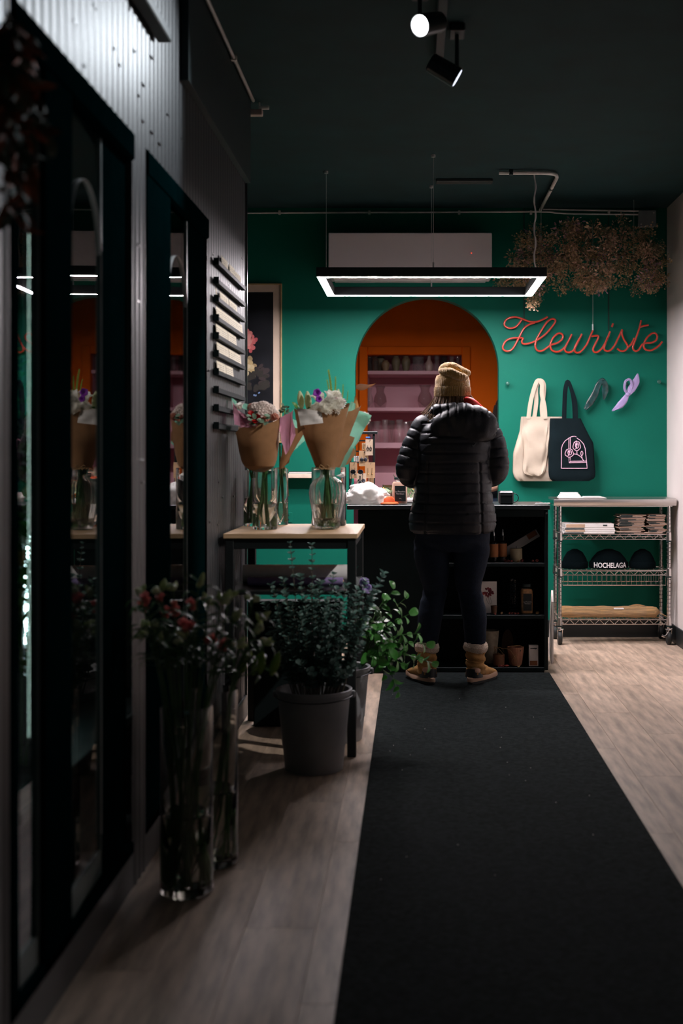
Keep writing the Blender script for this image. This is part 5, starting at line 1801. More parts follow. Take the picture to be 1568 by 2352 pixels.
patch([loc_(792, 960, 5.66), loc_(812, 965, 5.67), loc_(816, 928, 5.68), loc_(806, 922, 5.67)], .01, seed=4).build('mint_flap', MINTP, bq, smooth=60)
patch([loc_(806, 960, 5.70), loc_(826, 955, 5.71), loc_(823, 930, 5.72), loc_(815, 908, 5.71)], .008, seed=6).build('kraft_flap', mat('kraft_orange', (.52, .25, .08), .75), bq, smooth=60)
patch([loc_(690, 978, 5.46), loc_(742, 972, 5.455), loc_(738, 946, 5.46), loc_(682, 938, 5.48)], .012, seed=9, rough=.003).build('white_tissue', PAPER, bq, smooth=60)
patch([loc_(684, 995, 5.50), loc_(700, 985, 5.47), loc_(696, 950, 5.50), loc_(676, 935, 5.53)], .01, seed=11, rough=.005).build('kraft_flap', KRAFT, bq, smooth=60)
for px, py, y, s in ((737, 938, 5.50, 1.0), (758, 930, 5.50, 1.0), (779, 932, 5.52, .95), (748, 945, 5.47, .9), (724, 946, 5.49, .9), (768, 945, 5.49, .9), (770, 915, 5.57, .9)):
    obj('flower', MUM, bq, loc_(px, py, y) + Vector((0, 0, .006)), (R.uniform(-.3, .3) + .5, R.uniform(-.3, .3), R.uniform(0, 6)), None).scale = (s, s, s)
obj('flower', MUM, bq, loc_(834, 962, 5.70), (.3, 1.2, 0))
for px, py, y, d, s in ((692, 942, 5.52, (-.10, 0, 1), 1.0), (708, 944, 5.50, (-.06, -.05, 1), 1.02), (776, 925, 5.60, (.02, .0, 1), .72)):
    obj('flower_bud', BUD, bq, M=basis(d, (0, -1, 0), loc_(px, py, y), s))
for px, py, y, d in ((735, 925, 5.52, (-.2, -.5, 1)), (757, 922, 5.54, (.3, -.4, 1))):
    obj('flower', LILY, bq, M=basis(Vector((1, 0, 0)).cross(Vector(d)), d, loc_(px, py, y)))
obj('flower', PURP, bq, M=basis((1, 0, .2), (0, -1, .35), loc_(728, 904, 5.47)))
obj('flower', PURP, bq, M=basis((1, .3, .2), (.1, -1, .2), loc_(731, 918, 5.47), .8))
obj('flower', MAGE, bq, M=basis((1, 0, .2), (.2, -1, .5), loc_(774, 922, 5.52)))
obj('flower', MAGE, bq, M=basis((1, 0, .2), (.3, -1, .6), loc_(788, 924, 5.55), .9))
SPM = sprig_mesh(.13, 56)
for px, py, y, d, s in ((762, 920, 5.58, (-.12, 0, 1), 1.0), (768, 918, 5.6, (.03, .05, 1), .75), (785, 922, 5.6, (.06, 0, 1), .55), (757, 915, 5.6, (-.16, .1, 1), .62), (795, 925, 5.62, (.15, 0, 1), .4)):
    obj('green_sprig', SPM, bq, M=basis(d, (0, -1, 0), loc_(px, py, y), s))
for px, py, d in ((684, 940, (-.5, -.3, .7)), (690, 945, (-.2, -.6, .5)), (700, 946, (.5, -.5, .4)), (835, 975, (.6, -.2, .7))):
    obj('leaf', WAXF, bq, M=basis(d, (0, -.6, .6), loc_(px, py, 5.50 if px < 800 else 5.69), .8))
MB().tube([(.042 * math.cos(q), .042 * math.sin(q) - .004, -.002 + .004 * math.sin(q * 2)) for q in [2 * PI * i / 20 for i in range(21)]], .0022, 6).build('twine_tie', TWINE, bq)
for s in (-1, 1):
    MB().tube(spline([(.002, -.046, 0), (s * .014, -.052, .012), (s * .020, -.05, .004), (s * .008, -.048, -.006), (.002, -.046, 0)], 5), .0018, 6).build('twine_bow', TWINE, bq)
    MB().tube(spline([(.002, -.046, 0), (s * .03, -.048, .004 + .008 * s)], 4), .0018, 6).build('twine_end', TWINE, bq)
for k in range(7):
    q = 2 * PI * k / 7
    MB().tube([(.020 * math.cos(q), .020 * math.sin(q), .06), (.012 * math.cos(q), .012 * math.sin(q), -.03)], .0035, 6).build('stem', STEMG, bq)

# --- pink and red bouquet (left)
nk = Vector((-.660, YV + .0, TZ + .268))
bq = bouquet('kraft and pink tissue bouquet with red and blush flowers', nk)
hA = lambda th: .178 + .026 * math.cos(th) + .010 * math.sin(3 * th + 1)
cone(hA, .062, .096, -PI * 1.12, PI * .12, tilt=(-.02, -.12), seed=7, flare=.55).build('kraft_wrap', KRAFT, bq, smooth=60)
cone(lambda th: .17, .056, .088, PI * .05, PI * .95, n=18, tilt=(-.02, -.10), seed=8, flare=.6).build('kraft_wrap', KRAFT, bq, smooth=60)
MB().lathe([(.064, .002), (.048, -.012), (.030, -.02), (.028, -.024)], 24, cap=False).build('gathered_neck', KRAFT, bq)
patch([loc_(538, 975, 5.50), loc_(578, 984, 5.455), loc_(556, 950, 5.47), loc_(533, 918, 5.52)], .012, seed=3, rough=.007).build('pink_tissue', PINKP, bq, smooth=60)
patch([loc_(552, 983, 5.455), loc_(592, 979, 5.45), loc_(585, 966, 5.46), loc_(549, 945, 5.48)], .008, seed=13, rough=.006).build('pink_tissue', PINKP, bq, smooth=60)
patch([loc_(534, 945, 5.53), loc_(549, 945, 5.53), loc_(543, 922, 5.54), loc_(531, 912, 5.54)], .004, seed=5).build('mint_flap', MINTP, bq, smooth=60)
patch([loc_(552, 935, 5.56), loc_(572, 945, 5.56), loc_(574, 930, 5.56), loc_(562, 926, 5.56)], .004, seed=6).build('mint_flap', MINTP, bq, smooth=60)
patch([loc_(655, 1044, 5.57), loc_(664, 1032, 5.58), loc_(674, 941, 5.60), loc_(634, 962, 5.53)], .014, seed=15, rough=.006).build('pink_tissue', PINKP, bq, smooth=60)
patch([loc_(664, 1032, 5.585), loc_(678, 1000, 5.60), loc_(678, 990, 5.61), loc_(668, 950, 5.60)], .006, seed=16, rough=.006).build('pink_tissue', PINKP, bq, smooth=60)
for px, py, y, s in ((600, 952, 5.52, .95), (615, 948, 5.54, 1.0), (588, 943, 5.56, .9), (604, 940, 5.56, .9), (625, 955, 5.53, .75)):
    obj('flower', HYDR, bq, loc_(px, py, y), (.4, R.uniform(-.3, .3), R.uniform(0, 6))).scale = (s, s, s)
for px, py, y in ((577, 936, 5.56), (612, 962, 5.48), (631, 958, 5.50), (606, 967, 5.47)):
    obj('flower', PEAC, bq, loc_(px, py, y), (.5, 0, R.uniform(0, 6))).scale = (.7, .7, .7)
obj('flower', REDF, bq, M=basis((1, 0, .1), (.1, -1, .55), loc_(588, 965, 5.47), .95))
obj('flower', REDF, bq, M=basis((1, .2, .1), (-.3, -.8, .8), loc_(577, 955, 5.50), .7))
obj('flower', LILY, bq, M=basis((1, 0, 0), (-.2, -.3, 1), loc_(550, 940, 5.52), .65))
LEAFD = petal_sheet(.034, .010, .1, .3).mesh('leaf', mat('leaf_grey_green', (.16, .26, .18), .5, var=.2, scale=40, rnd=.25), 60)
for i in range(16):
    px, py = R.uniform(572, 622), R.uniform(950, 976)
    obj('leaf', LEAFD, bq, M=basis((R.uniform(-1, 1), -.5, R.uniform(-.4, .8)), (0, -1, .5), loc_(px, py, 5.455), R.uniform(.6, 1)))
for s in (-.028, .02):
    for k in range(5):
        q = 2 * PI * k / 5
        MB().tube([(s * 1.4 + .012 * math.cos(q), .012 * math.sin(q), .02), (s + .008 * math.cos(q), .008 * math.sin(q), -.05)], .0035, 6).build('stem', STEMG, bq)

# --- third bouquet behind, between the other two
nk = Vector((-.598, 5.90, TZ + .262))
bq = bouquet('kraft wrapped bouquet with mint tissue behind the two front bouquets', nk)
patch([loc_(640, 1076, 5.86), loc_(655, 1068, 5.87), loc_(701, 990, 5.84), loc_(660, 975, 5.84)], .03, seed=21).build('kraft_wrap', KRAFT, bq, smooth=60)
patch([loc_(641, 1080, 5.87), loc_(664, 1062, 5.89), loc_(668, 1040, 5.90), loc_(650, 1040, 5.88)], .012, seed=22).build('kraft_flap', KRAFT, bq, smooth=60)
patch([loc_(668, 1040, 5.89), loc_(683, 1028, 5.89), loc_(703, 1008, 5.87), loc_(690, 985, 5.87)], .01, seed=23, rough=.006).build('mint_flap', MINTP, bq, smooth=60)
patch([loc_(672, 985, 5.86), loc_(697, 985, 5.86), loc_(690, 972, 5.87), loc_(672, 962, 5.87)], .008, seed=24, rough=.006).build('mint_flap', MINTP, bq, smooth=60)
obj('green_sprig', SPM, bq, M=basis((.02, 0, 1), (0, -1, 0), loc_(652, 975, 5.88), .62))
for i in range(14):
    obj('leaf', LEAFD, bq, M=basis((R.uniform(-1, 1), -.4, R.uniform(-.2, 1)), (0, -1, .5), loc_(R.uniform(646, 662), R.uniform(930, 955), 5.87), .6))
MB().tube([(.018 * math.cos(q) * 1.0, .018 * math.sin(q), -.004) for q in [2 * PI * i / 16 for i in range(17)]], .0022, 6).build('twine_tie', TWINE, bq)
MB().tube(spline([(.015, -.02, 0), (.026, -.03, -.06), (.034, -.03, -.13)], 4), .0016, 5).build('twine_end', TWINE, bq)
for k in range(5):
    q = 2 * PI * k / 5
    MB().tube([(.010 * math.cos(q), .010 * math.sin(q), .10), (.010 * math.cos(q), .010 * math.sin(q), -.03)], .0032, 6).build('stem', STEMG, bq)


# ================================================================== BUCKETS WITH GREENERY
def bucket(label, loc, r0, r1, h_):
    o = thing('flower_bucket', label, 'bucket', loc, 0, 'grey flower buckets')
    BM = mat('grey_bucket', (.30, .31, .33), .5, var=.12, scale=8)
    MB().lathe([(.001, 0), (r0 - .004, .0), (r0, .004), (r0 + (r1 - r0) * .3, h_ * .3), (r0 + (r1 - r0) * .3 + .002, h_ * .31), (r1, h_ - .02), (r1 + .007, h_ - .018), (r1 + .008, h_ - .002), (r1 + .004, h_), (r1 - .004, h_ - .004), (r0 - .003, .010), (.001, .009)], 48).build('body', BM, o)
    for s in (-1, 1):
        MB().box(s * (r1 + .008) - .012, s * (r1 + .008) + .012, -.016, .016, h_ - .035, h_ - .01, .004).build('handle_lug', BM, o, smooth=0)
    MB().tube([((r1 + .012) * math.cos(q), -(r1 + .012) * math.sin(q), h_ - .022 - .012 * math.sin(q)) for q in [PI * i / 20 for i in range(21)]], .0022, 6).build('wire_handle', mat('dark_wire', (.05, .055, .06), .4, .6), o)
    return o


bucket('grey flower bucket full of eucalyptus in front of the table', (-.388, 5.06, 0), .112, .140, .314)
bucket('grey flower bucket of leafy branches under the table', (-.335, 5.60, 0), .112, .140, .314)

EUM = [mat('eucalyptus_%d' % i, c, .5, var=.18, scale=30, rnd=.25, thru=.25) for i, c in enumerate(((.10, .19, .165), (.16, .26, .235)))]


def round_leaf(L, w, cup, m_, n=9):
    vs = [(0, 0, 0)]
    for i in range(n):
        a = -PI / 2 + 2 * PI * (i + .5) / n
        x_, y_ = w * math.cos(a), L * .52 + L * .48 * math.sin(a)
        vs.append((x_, y_, cup * (x_ * x_ / w + .2 * y_)))
    vs.append((0, L * .5, 0))
    c = len(vs) - 1
    return MB().add(vs, [(c, 1 + i, 1 + (i + 1) % n) for i in range(n)]).mesh('leaf', m_, 60)


EUL = [round_leaf(.032, .0145, .5, EUM[0]), round_leaf(.027, .0125, .3, EUM[1])]


def stem_plant(name, label, cat, group, path, r, leaves, stem_m, step, start, size, spread_, pair=True, droop=0.0, heads=None):
    """a cut stem: curved stalk with leaves as separate pieces"""
    base_ = Vector(path[0])
    o = thing(name, label, cat, base_, 0, group)
    pts = spline([Vector(p) - base_ for p in path], 8)
    MB().tube(pts, [r * (1.15 - .75 * i / len(pts)) for i in range(len(pts))], 6).build('stem', stem_m, o)
    acc, k = 0.0, 0
    for a, b in zip(pts[:-1], pts[1:]):
        seg = (b - a).length
        acc += seg
        zrel = pts.index(a) / len(pts)
        if zrel < start:
            acc = 0
            continue
        while acc >= step:
            acc -= step
            t = (b - a).normalized()
            s = t.orthogonal().normalized()
            s = Matrix.Rotation(k * 2.3 + R.uniform(-.3, .3), 3, t) @ s
            for sg_ in ((1, -1) if pair else (1,)):
                d = s * sg_ * spread_ + t * .45 + Vector((0, 0, -droop))
                obj('leaf', leaves[k % len(leaves)], o, M=basis(d, t + rndv(.25), b, size * R.uniform(.75, 1.1) * (1.1 - .35 * zrel)))
            k += 1
    if heads:
        for m_, p, d, sc, nm in heads:
            obj(nm, m_, o, M=basis(d, (0, -1, .3), Vector(p) - base_, sc))
    return o


b1 = Vector((-.388, 5.06, 0))
EUST = mat('eucalyptus_stem', (.10, .085, .06), .6, var=.2)
eu_tops = [(666, 1248, 5.02), (716, 1252, 5.04), (625, 1345, 5.0), (650, 1330, 5.06), (690, 1325, 5.0), (735, 1335, 4.98), (765, 1320, 5.02), (795, 1345, 5.0), (820, 1355, 5.05), (840, 1335, 5.08), (880, 1318, 5.10),
           (610, 1390, 5.05), (700, 1370, 4.95), (750, 1380, 4.94), (785, 1390, 4.94), (812, 1400, 4.97), (640, 1400, 4.96), (835, 1400, 5.0), (670, 1385, 5.15), (725, 1360, 5.16), (655, 1365, 4.95), (715, 1345, 5.02), (775, 1355, 4.97), (805, 1370, 5.05), (745, 1400, 4.92), (690, 1410, 4.92), (850, 1375, 5.02), (860, 1350, 5.0), (620, 1450, 4.98), (640, 1500, 4.95), (832, 1480, 4.98), (818, 1530, 4.95), (700, 1450, 4.92), (760, 1440, 4.90), (790, 1470, 4.91), (660, 1460, 4.92), (735, 1490, 4.9), (690, 1520, 4.9), (770, 1520, 4.9), (635, 1420, 5.1), (680, 1430, 5.1), (720, 1420, 5.12), (760, 1400, 5.12), (800, 1430, 5.1), (655, 1530, 5.0), (715, 1540, 4.88), (795, 1545, 4.92), (745, 1545, 4.9), (830, 1440, 5.05), (780, 1420, 4.95), (705, 1400, 4.96)]
for i, (px, py, y) in enumerate(eu_tops):
    top = at(px, py, y)
    a = 2.4 * i
    base_ = b1 + Vector((.06 * math.cos(a), .06 * math.sin(a), .013))
    dirx = top.x - b1.x
    rim = b1 + Vector((max(-.11, min(.11, dirx * .45)), max(-.11, min(.11, (y - b1.y) * .6)), .30))
    midp = rim * .45 + top * .55 + Vector((0, 0, .02))
    stem_plant('eucalyptus_stem', 'eucalyptus stem with round grey-green leaves in the front grey bucket', 'foliage stem', 'eucalyptus stems in the front bucket', [base_, rim, midp, top], .0026, EUL, EUST, .0125 if i > 1 else .017, .34, 1.0 if i > 1 else .8, 1.0)

b2 = Vector((-.335, 5.60, 0))
SALM = mat('salal_leaf', (.035, .155, .025), .32, thru=.2, var=.25, scale=22, rnd=.3)
SALL = [petal_sheet(.072, .022, .12, .35, 4, 6, 1.0).mesh('leaf', SALM, 60), petal_sheet(.060, .019, .15, .5, 4, 6, 1.0).mesh('leaf', mat('salal_leaf_b', (.065, .22, .05), .32, thru=.2, var=.25, scale=22, rnd=.3), 60)]
sal = [(985, 1480, 5.45), (998, 1525, 5.42), (965, 1455, 5.5), (935, 1370, 5.5), (905, 1352, 5.45), (940, 1410, 5.42), (918, 1600, 5.40), (885, 1560, 5.40), (870, 1440, 5.42), (955, 1510, 5.45), (845, 1420, 5.5), (890, 1400, 5.5), (900, 1490, 5.38), (865, 1520, 5.38), (925, 1470, 5.55), (930, 1530, 5.4), (880, 1380, 5.6)]
for i, (px, py, y) in enumerate(sal):
    top = at(px, py, y)
    a = 2.4 * i
    base_ = b2 + Vector((.06 * math.cos(a), .06 * math.sin(a), .013))
    rim = b2 + Vector((.105, -.02 - .05 * (i % 2), .312))
    up_ = rim * .5 + top * .5 + Vector((0, 0, max(.05, .16 - .3 * (rim.z - top.z) if top.z < rim.z else .05)))
    stem_plant('salal_branch', 'leafy dark green branch spilling right out of the rear grey bucket', 'foliage branch', 'leafy branches in the rear bucket', [base_, rim, up_, top], .0028, SALL, STEMG, .026, .45, .95, .9, False, .25)
ORC = open_flower(.026, 4, mat('lilac_petal', (.44, .36, .66), .5, thru=.4, var=.08), .3, .6, 9)
p1 = at(836, 1342, 5.22)
stem_plant('lilac_flower', 'single lilac bloom above the eucalyptus beside the table leg', 'flower', None, [b2 + Vector((.02, -.08, .013)), b2 + Vector((.06, -.12, .30)), p1 + Vector((-.02, .03, -.08)), p1], .002, SALL, STEMG, 9, .9, 1, 1, True, 0,
           [(ORC, p1 + Vector((.004, -.004, .008)), (.6, -.3, .6), 1.0, 'flower'), (ORC, p1 + Vector((.012, -.006, -.018)), (.6, -.3, -.6), .95, 'flower')])

# ================================================================== FOREGROUND VASES WITH ALSTROEMERIA
V1, V2 = Vector((-.632, 3.63, 0)), Vector((-.597, 3.885, 0))
for loc, lab in ((V1, 'tall glass cylinder vase of pink alstroemeria on the floor in front'), (V2, 'tall glass cylinder vase standing just behind the front floor vase')):
    glass_vase(lab, loc, [(.066, .001), (.073, .008), (.073, .26), (.073, .515), (.072, .52)], .22, 0, base=.028, name='floor_vase', group='tall floor vases', gm=GLASSR, wm=WATERR)
ALP = [open_flower(.024, 3, mat('alstro_pink', (.80, .27, .25), .55, thru=.3, var=.2, scale=40, rnd=.15), .9, .42, 12), open_flower(.021, 3, mat('alstro_coral', (.82, .32, .26), .55, thru=.3, var=.2, scale=40), 1.3, .42, 13)]
ALB = [lily_bud(.034, .0075, mat('alstro_bud', (.62, .70, .38), .55, thru=.3, var=.2, scale=30)), lily_bud(.030, .009, mat('alstro_bud_white', (.76, .78, .56), .55, thru=.3, var=.2, scale=30))]
GBUD = lily_bud(.075, .013, mat('green_lily_bud', (.26, .42, .07), .5, thru=.2, var=.2, scale=14))
ALL = [petal_sheet(.085, .0085, .1, .9, 3, 6).mesh('leaf', mat('alstro_leaf', (.045, .12, .03), .45, var=.25, scale=25, rnd=.3), 60)]
k38 = lambda cx, cy: (150 + cx / 3.0745, 1300 + cy / 3.0745)
al = [(570, 240, 'p'), (770, 310, 'p'), (910, 285, 'p'), (720, 360, 'p'), (860, 450, 'p'), (1030, 550, 'p'), (1095, 575, 'p'), (480, 310, 'p'), (690, 250, 'p'),
      (525, 195, 'b'), (660, 160, 'b'), (760, 140, 'b'), (940, 110, 'b'), (1010, 235, 'b'), (1110, 230, 'b'), (1175, 190, 'b'), (1335, 220, 'b'), (1200, 350, 'b'), (1370, 360, 'b'), (1365, 440, 'b'), (1205, 530, 'b'), (1420, 520, 'b'),
      (560, 465, 'b'), (660, 490, 'b'), (610, 410, 'b'), (840, 490, 'b'), (1480, 690, 'g'), (1350, 690, 'g'), (1270, 660, 'b')]
for i, (cx, cy, kd) in enumerate(al):
    px, py = k38(cx, cy)
    v_ = V1 if px < 545 else V2
    y = v_.y + R.uniform(-.10, .04)
    top = at(px, py, y)
    top.x = max(top.x, -.755)
    a = 2.4 * i
    base_ = v_ + Vector((.035 * math.cos(a), .035 * math.sin(a), .031))
    rim = v_ + Vector((max(-.055, min(.055, (top.x - v_.x) * .5)), max(-.055, min(.055, (y - v_.y) * .6)), .50))
    up = Vector((top.x - v_.x, -.12, .35 if kd != 'g' else .8)).normalized()
    hd = []
    if kd == 'p':
        for q in range(3):
            d = (up + rndv(.55)).normalized()
            d.y = -abs(d.y) - .2
            hd.append((ALP[q % 2], top + rndv(.012), d.cross(Vector((1, .1, .1))), R.uniform(.8, 1.05), 'flower'))
    elif kd == 'b':
        for q in range(4):
            hd.append((ALB[q % 2], top - up * .01 + rndv(.008), (up * .7 + rndv(.7)), R.uniform(.8, 1.15), 'flower_bud'))
    else:
        hd.append((GBUD, top - Vector((.012, 0, .035)), (.35, -.1, 1), 1.0, 'flower_bud'))
        hd.append((GBUD, top - Vector((.045, 0, .03)), (.15, -.1, 1), .9, 'flower_bud'))
    nm = {'p': ('alstroemeria_stem', 'alstroemeria stem with open pink flowers in the floor vases', 'pink alstroemeria'), 'b': ('alstroemeria_stem', 'alstroemeria stem with closed pale green buds in the floor vases', 'green alstroemeria buds'), 'g': ('lily_stem', ('lily stem with plump green buds leaning farthest right from the rear floor vase' if cx > 1400 else 'lily stem with green buds just left of the farthest leaning one'), 'green lily buds')}[kd]
    o = stem_plant(nm[0], nm[1], 'flower', nm[2], [base_, rim, rim * .45 + top * .55 + Vector((0, 0, .02)), top], .0032, ALL, STEMG, .026, .44, 1.05, .9, False, .15, hd)

# ================================================================== INSIDE THE COOLER: lit flowers behind the first pane
cs = thing('cooler_shelf', 'black shelf inside the cooler behind the first glass door', 'shelf', (-1.17, 3.6, .42))
MB().box(-.36, .30, -.7, .85, -.03, 0, .003).build('board', BLK, cs, smooth=0)
ls = thing('cooler_led_strip', 'bright vertical light strip glowing inside the cooler', 'light strip', (-1.175, 3.98, .4205))
MB().box(-.018, .018, 0, .015, 0, 1.55).build('channel', mat('strip_channel', (.4, .42, .42), .4, .6), ls, smooth=0)
ledc = emis('cooler_led', (.80, .98, 1.0), 24.0)
for k in range(30):
    MB().box(-.012, .012, -.004, -.0005, .22 + k * .0125, .22 + k * .0125 + .0085).build('led', ledc, ls, smooth=0)
l2 = thing('cooler_led_strip', 'added unseen light strip behind the cooler door post', 'light strip', (XL - .0325, 2.80, .60))  # hidden by the post, added to light the cooler flowers from the front
MB().box(-.003, .003, 0, .03, 0, 1.1).build('channel', mat('strip_channel', (.4, .42, .42), .4, .6), l2, smooth=0)
MB().box(-.0045, -.0032, .004, .026, .01, 1.09).build('led', emis('cooler_fill_glow', (.82, 1.0, .92), 9.0), l2, smooth=0)
cbk = []
for i, (x_, y_) in enumerate(((-1.058, 3.55), (-1.125, 3.76), (-.985, 3.30))):
    o = thing('cooler_vase', 'glass vase of cut greens inside the cooler, %s the light strip' % ('just before', 'right against', 'farthest before')[i], 'vase', (x_, y_, .4205))
    MB().lathe([(.001, 0), (.05, .001), (.055, .01), (.058, .25), (.055, .25), (.050, .012), (.001, .01)], 24).build('glass', GLASSM, o)
    cbk.append(Vector((x_, y_, .4205)))
CLF = [petal_sheet(.07, .014, .12, .5, 3, 5).mesh('leaf', mat('cooler_leaf', (.07, .26, .05), .45, var=.25, scale=25, rnd=.3), 60)]
CFL = [open_flower(.030, 5, mat('cooler_white', (.55, .66, .52), .5, var=.1), .6, .4, 31), open_flower(.032, 6, mat('cooler_lime', (.22, .42, .06), .5, var=.2), .7, .4, 32), open_flower(.03, 5, mat('cooler_ochre', (.35, .24, .07), .5, var=.2), .5, .45, 33)]
for i in range(11):
    v_ = cbk[i % 3]
    zt = (1.30, 1.22, 1.12, 1.06, 1.0, .95, 1.4, 1.5)[i % 8]
    top = v_ + Vector((R.uniform(-.07, .06), R.uniform(-.12, .1), zt - v_.z))
    base_ = v_ + Vector((R.uniform(-.03, .03), R.uniform(-.03, .03), .015))
    rim = v_ + Vector((R.uniform(-.03, .03), R.uniform(-.03, .03), .245))
    stem_plant('cooler_flower', 'cut flower stem with pale bloom inside the lit cooler', 'flower', 'cut flowers in the cooler', [base_, rim, rim * .4 + top * .6 + rndv(.01), top], .003, CLF, STEMG, .035, .45, 1, .9, True, 0,
               [(CFL[i % 3], top, (R.uniform(-1, 1), .3, .4), 1.0, 'flower')])

# ================================================================== DRIED BUNCH HANGING AT THE NEAR LEFT
db = thing('hanging_dried_bunch', 'dried orange and green bunch hanging on the ribbed wall nearest the camera', 'dried flowers', (-.735, 2.36, 2.02))
DO = [petal_sheet(.075, .008, .1, .6, 2, 5).mesh('leaf', mat('dry_orange', (.42, .10, .04), .7, var=.3, scale=30), 60),
      petal_sheet(.060, .012, .1, .6, 2, 5).mesh('leaf', mat('dry_green', (.06, .09, .055), .7, var=.3, scale=30), 60),
      petal_sheet(.050, .010, .1, .6, 2, 5).mesh('leaf', mat('dry_umber', (.10, .06, .035), .7, var=.3, scale=30), 60)]
tw = MB()
for i in range(16):
    a = R.uniform(0, 2 * PI)
    end = Vector((R.uniform(-.035, .055), R.uniform(-.10, .12), R.uniform(-.40, -.12)))
    pth = spline([(0, 0, 0), end * .5 + rndv(.02), end], 5)
    tw.tube(pth, .0016, 4)
    for p in pth[2:]:
        for q in range(2):
            d = Vector((R.uniform(-.5, .8), R.uniform(-1, 1), R.uniform(-1.2, .1)))
            obj('leaf', DO[(i + q) % 3], db, M=basis(d, rndv() + Vector((.6, -.6, .2)), Vector((max(p.x, -.03), p.y, p.z)), R.uniform(.6, 1.0)))
tw.build('twigs', mat('twig_brown', (.07, .045, .025), .8), db)
MB().tube([(0, 0, -.01), (0, 0, .06), (-.03, 0, .09), (-.052, 0, .09)], .0015, 5).build('hanging_string', TWINE, db)
# ================================================================== PEOPLE
def capsule(mb, pts, rad, n=18):
    mb.tube(spline(pts, 5), [rad[min(len(rad) - 1, int(i / 5))] + (rad[min(len(rad) - 1, int(i / 5) + 1)] - rad[min(len(rad) - 1, int(i / 5))]) * ((i % 5) / 5) for i in range((len(pts) - 1) * 5 + 1)], n)
    mb.ball(pts[0], rad[0], n=n, m=10)
    mb.ball(pts[-1], rad[-1], n=n, m=10)


def ering(cx, cy, z, hw, hd, n=36, p=.8):
    return [(cx + hw * math.copysign(abs(math.cos(q)) ** p, math.cos(q)), cy + hd * math.copysign(abs(math.sin(q)) ** p, math.sin(q)), z) for q in [2 * PI * i / n for i in range(n)]]


def hand(mb, wrist, d, up, side):
    """palm, four bent fingers of unequal length and a thumb leaving the side of the palm"""
    d = Vector(d).normalized(); up = Vector(up).normalized()
    s = d.cross(up).normalized() * side
    w = Vector(wrist)
    for k in range(5):
        mb.ball(w + d * (.015 + .016 * k), .018 + .002 * k, n=12, m=8)
    c = w + d * .055
    for j in range(-2, 3):
        mb.ball(c + s * (.011 * j) + d * .01, .015, n=10, m=7)
    for j, L in zip((-1.5, -.5, .5, 1.5), (.066, .078, .074, .058)):
        b = c + d * .022 + s * (.0185 * j)
        p1 = b + d * L * .45 - up * .004
        p2 = p1 + d * L * .30 - up * .016
        p3 = p2 + d * L * .16 - up * .024
        capsule(mb, [b - d * .02, b, p1, p2, p3], [.0095, .0095, .009, .0082, .0072], 10)
    t0 = w + d * .028 + s * .026
    capsule(mb, [w + d * .02 + s * .012, t0, t0 + d * .028 + s * .022 - up * .006, t0 + d * .056 + s * .022 - up * .014], [.013, .0125, .0105, .0085], 10)


def body(root, arms, legs, skin, hz=1.535, hy=.01, voxel=.0065):
    """one continuous skin: head with face, neck, torso, arms with hands, legs with feet"""
    mb = MB()
    mb.loft([ering(0, 0, z, a, b) for z, a, b in ((.78, .15, .11), (.86, .165, .12), (.95, .15, .11), (1.06, .135, .10), (1.18, .15, .11), (1.28, .165, .115), (1.35, .14, .095), (1.39, .08, .07), (1.42, .055, .055))])
    capsule(mb, [(0, 0, 1.36), (0, .0, 1.43), (0, hy, hz - .05)], [.056, .052, .054])
    mb.ball((0, hy - .005, hz + .015), .074, .092, .10, n=22, m=14)
    mb.ball((0, hy + .025, hz - .035), .058, .068, .078, n=18, m=12)
    mb.ball((0, hy + .094, hz - .012), .012, .016, .022, n=10, m=8)
    mb.ball((0, hy + .100, hz - .028), .015, .013, .010, n=10, m=8)
    mb.ball((0, hy + .083, hz - .064), .024, .011, .007, n=10, m=6)
    mb.ball((0, hy + .082, hz - .075), .020, .011, .007, n=10, m=6)
    mb.ball((0, hy + .072, hz - .105), .022, .018, .014, n=10, m=6)
    for s in (-1, 1):
        mb.ball((s * .031, hy + .078, hz + .010), .015, .011, .010, n=10, m=7)
        mb.ball((s * .030, hy + .080, hz + .030), .022, .010, .006, n=10, m=6)
        mb.ball((s * .076, hy - .005, hz - .012), .010, .020, .031, n=10, m=8)
    for pts, rad, (wr, d, up, sd) in arms:
        capsule(mb, pts, rad)
        hand(mb, wr, d, up, sd)
    for pts, rad, toe in legs:
        capsule(mb, pts, rad)
        a = Vector(pts[-1])
        capsule(mb, [a + Vector((0, -.03, -.03)), a + Vector((toe * .02, .05, -.045)), a + Vector((toe * .06, .15, -.058))], [.03, .034, .024])
    return obj('body', fuse(mb, 'body', skin, voxel, 3), root)


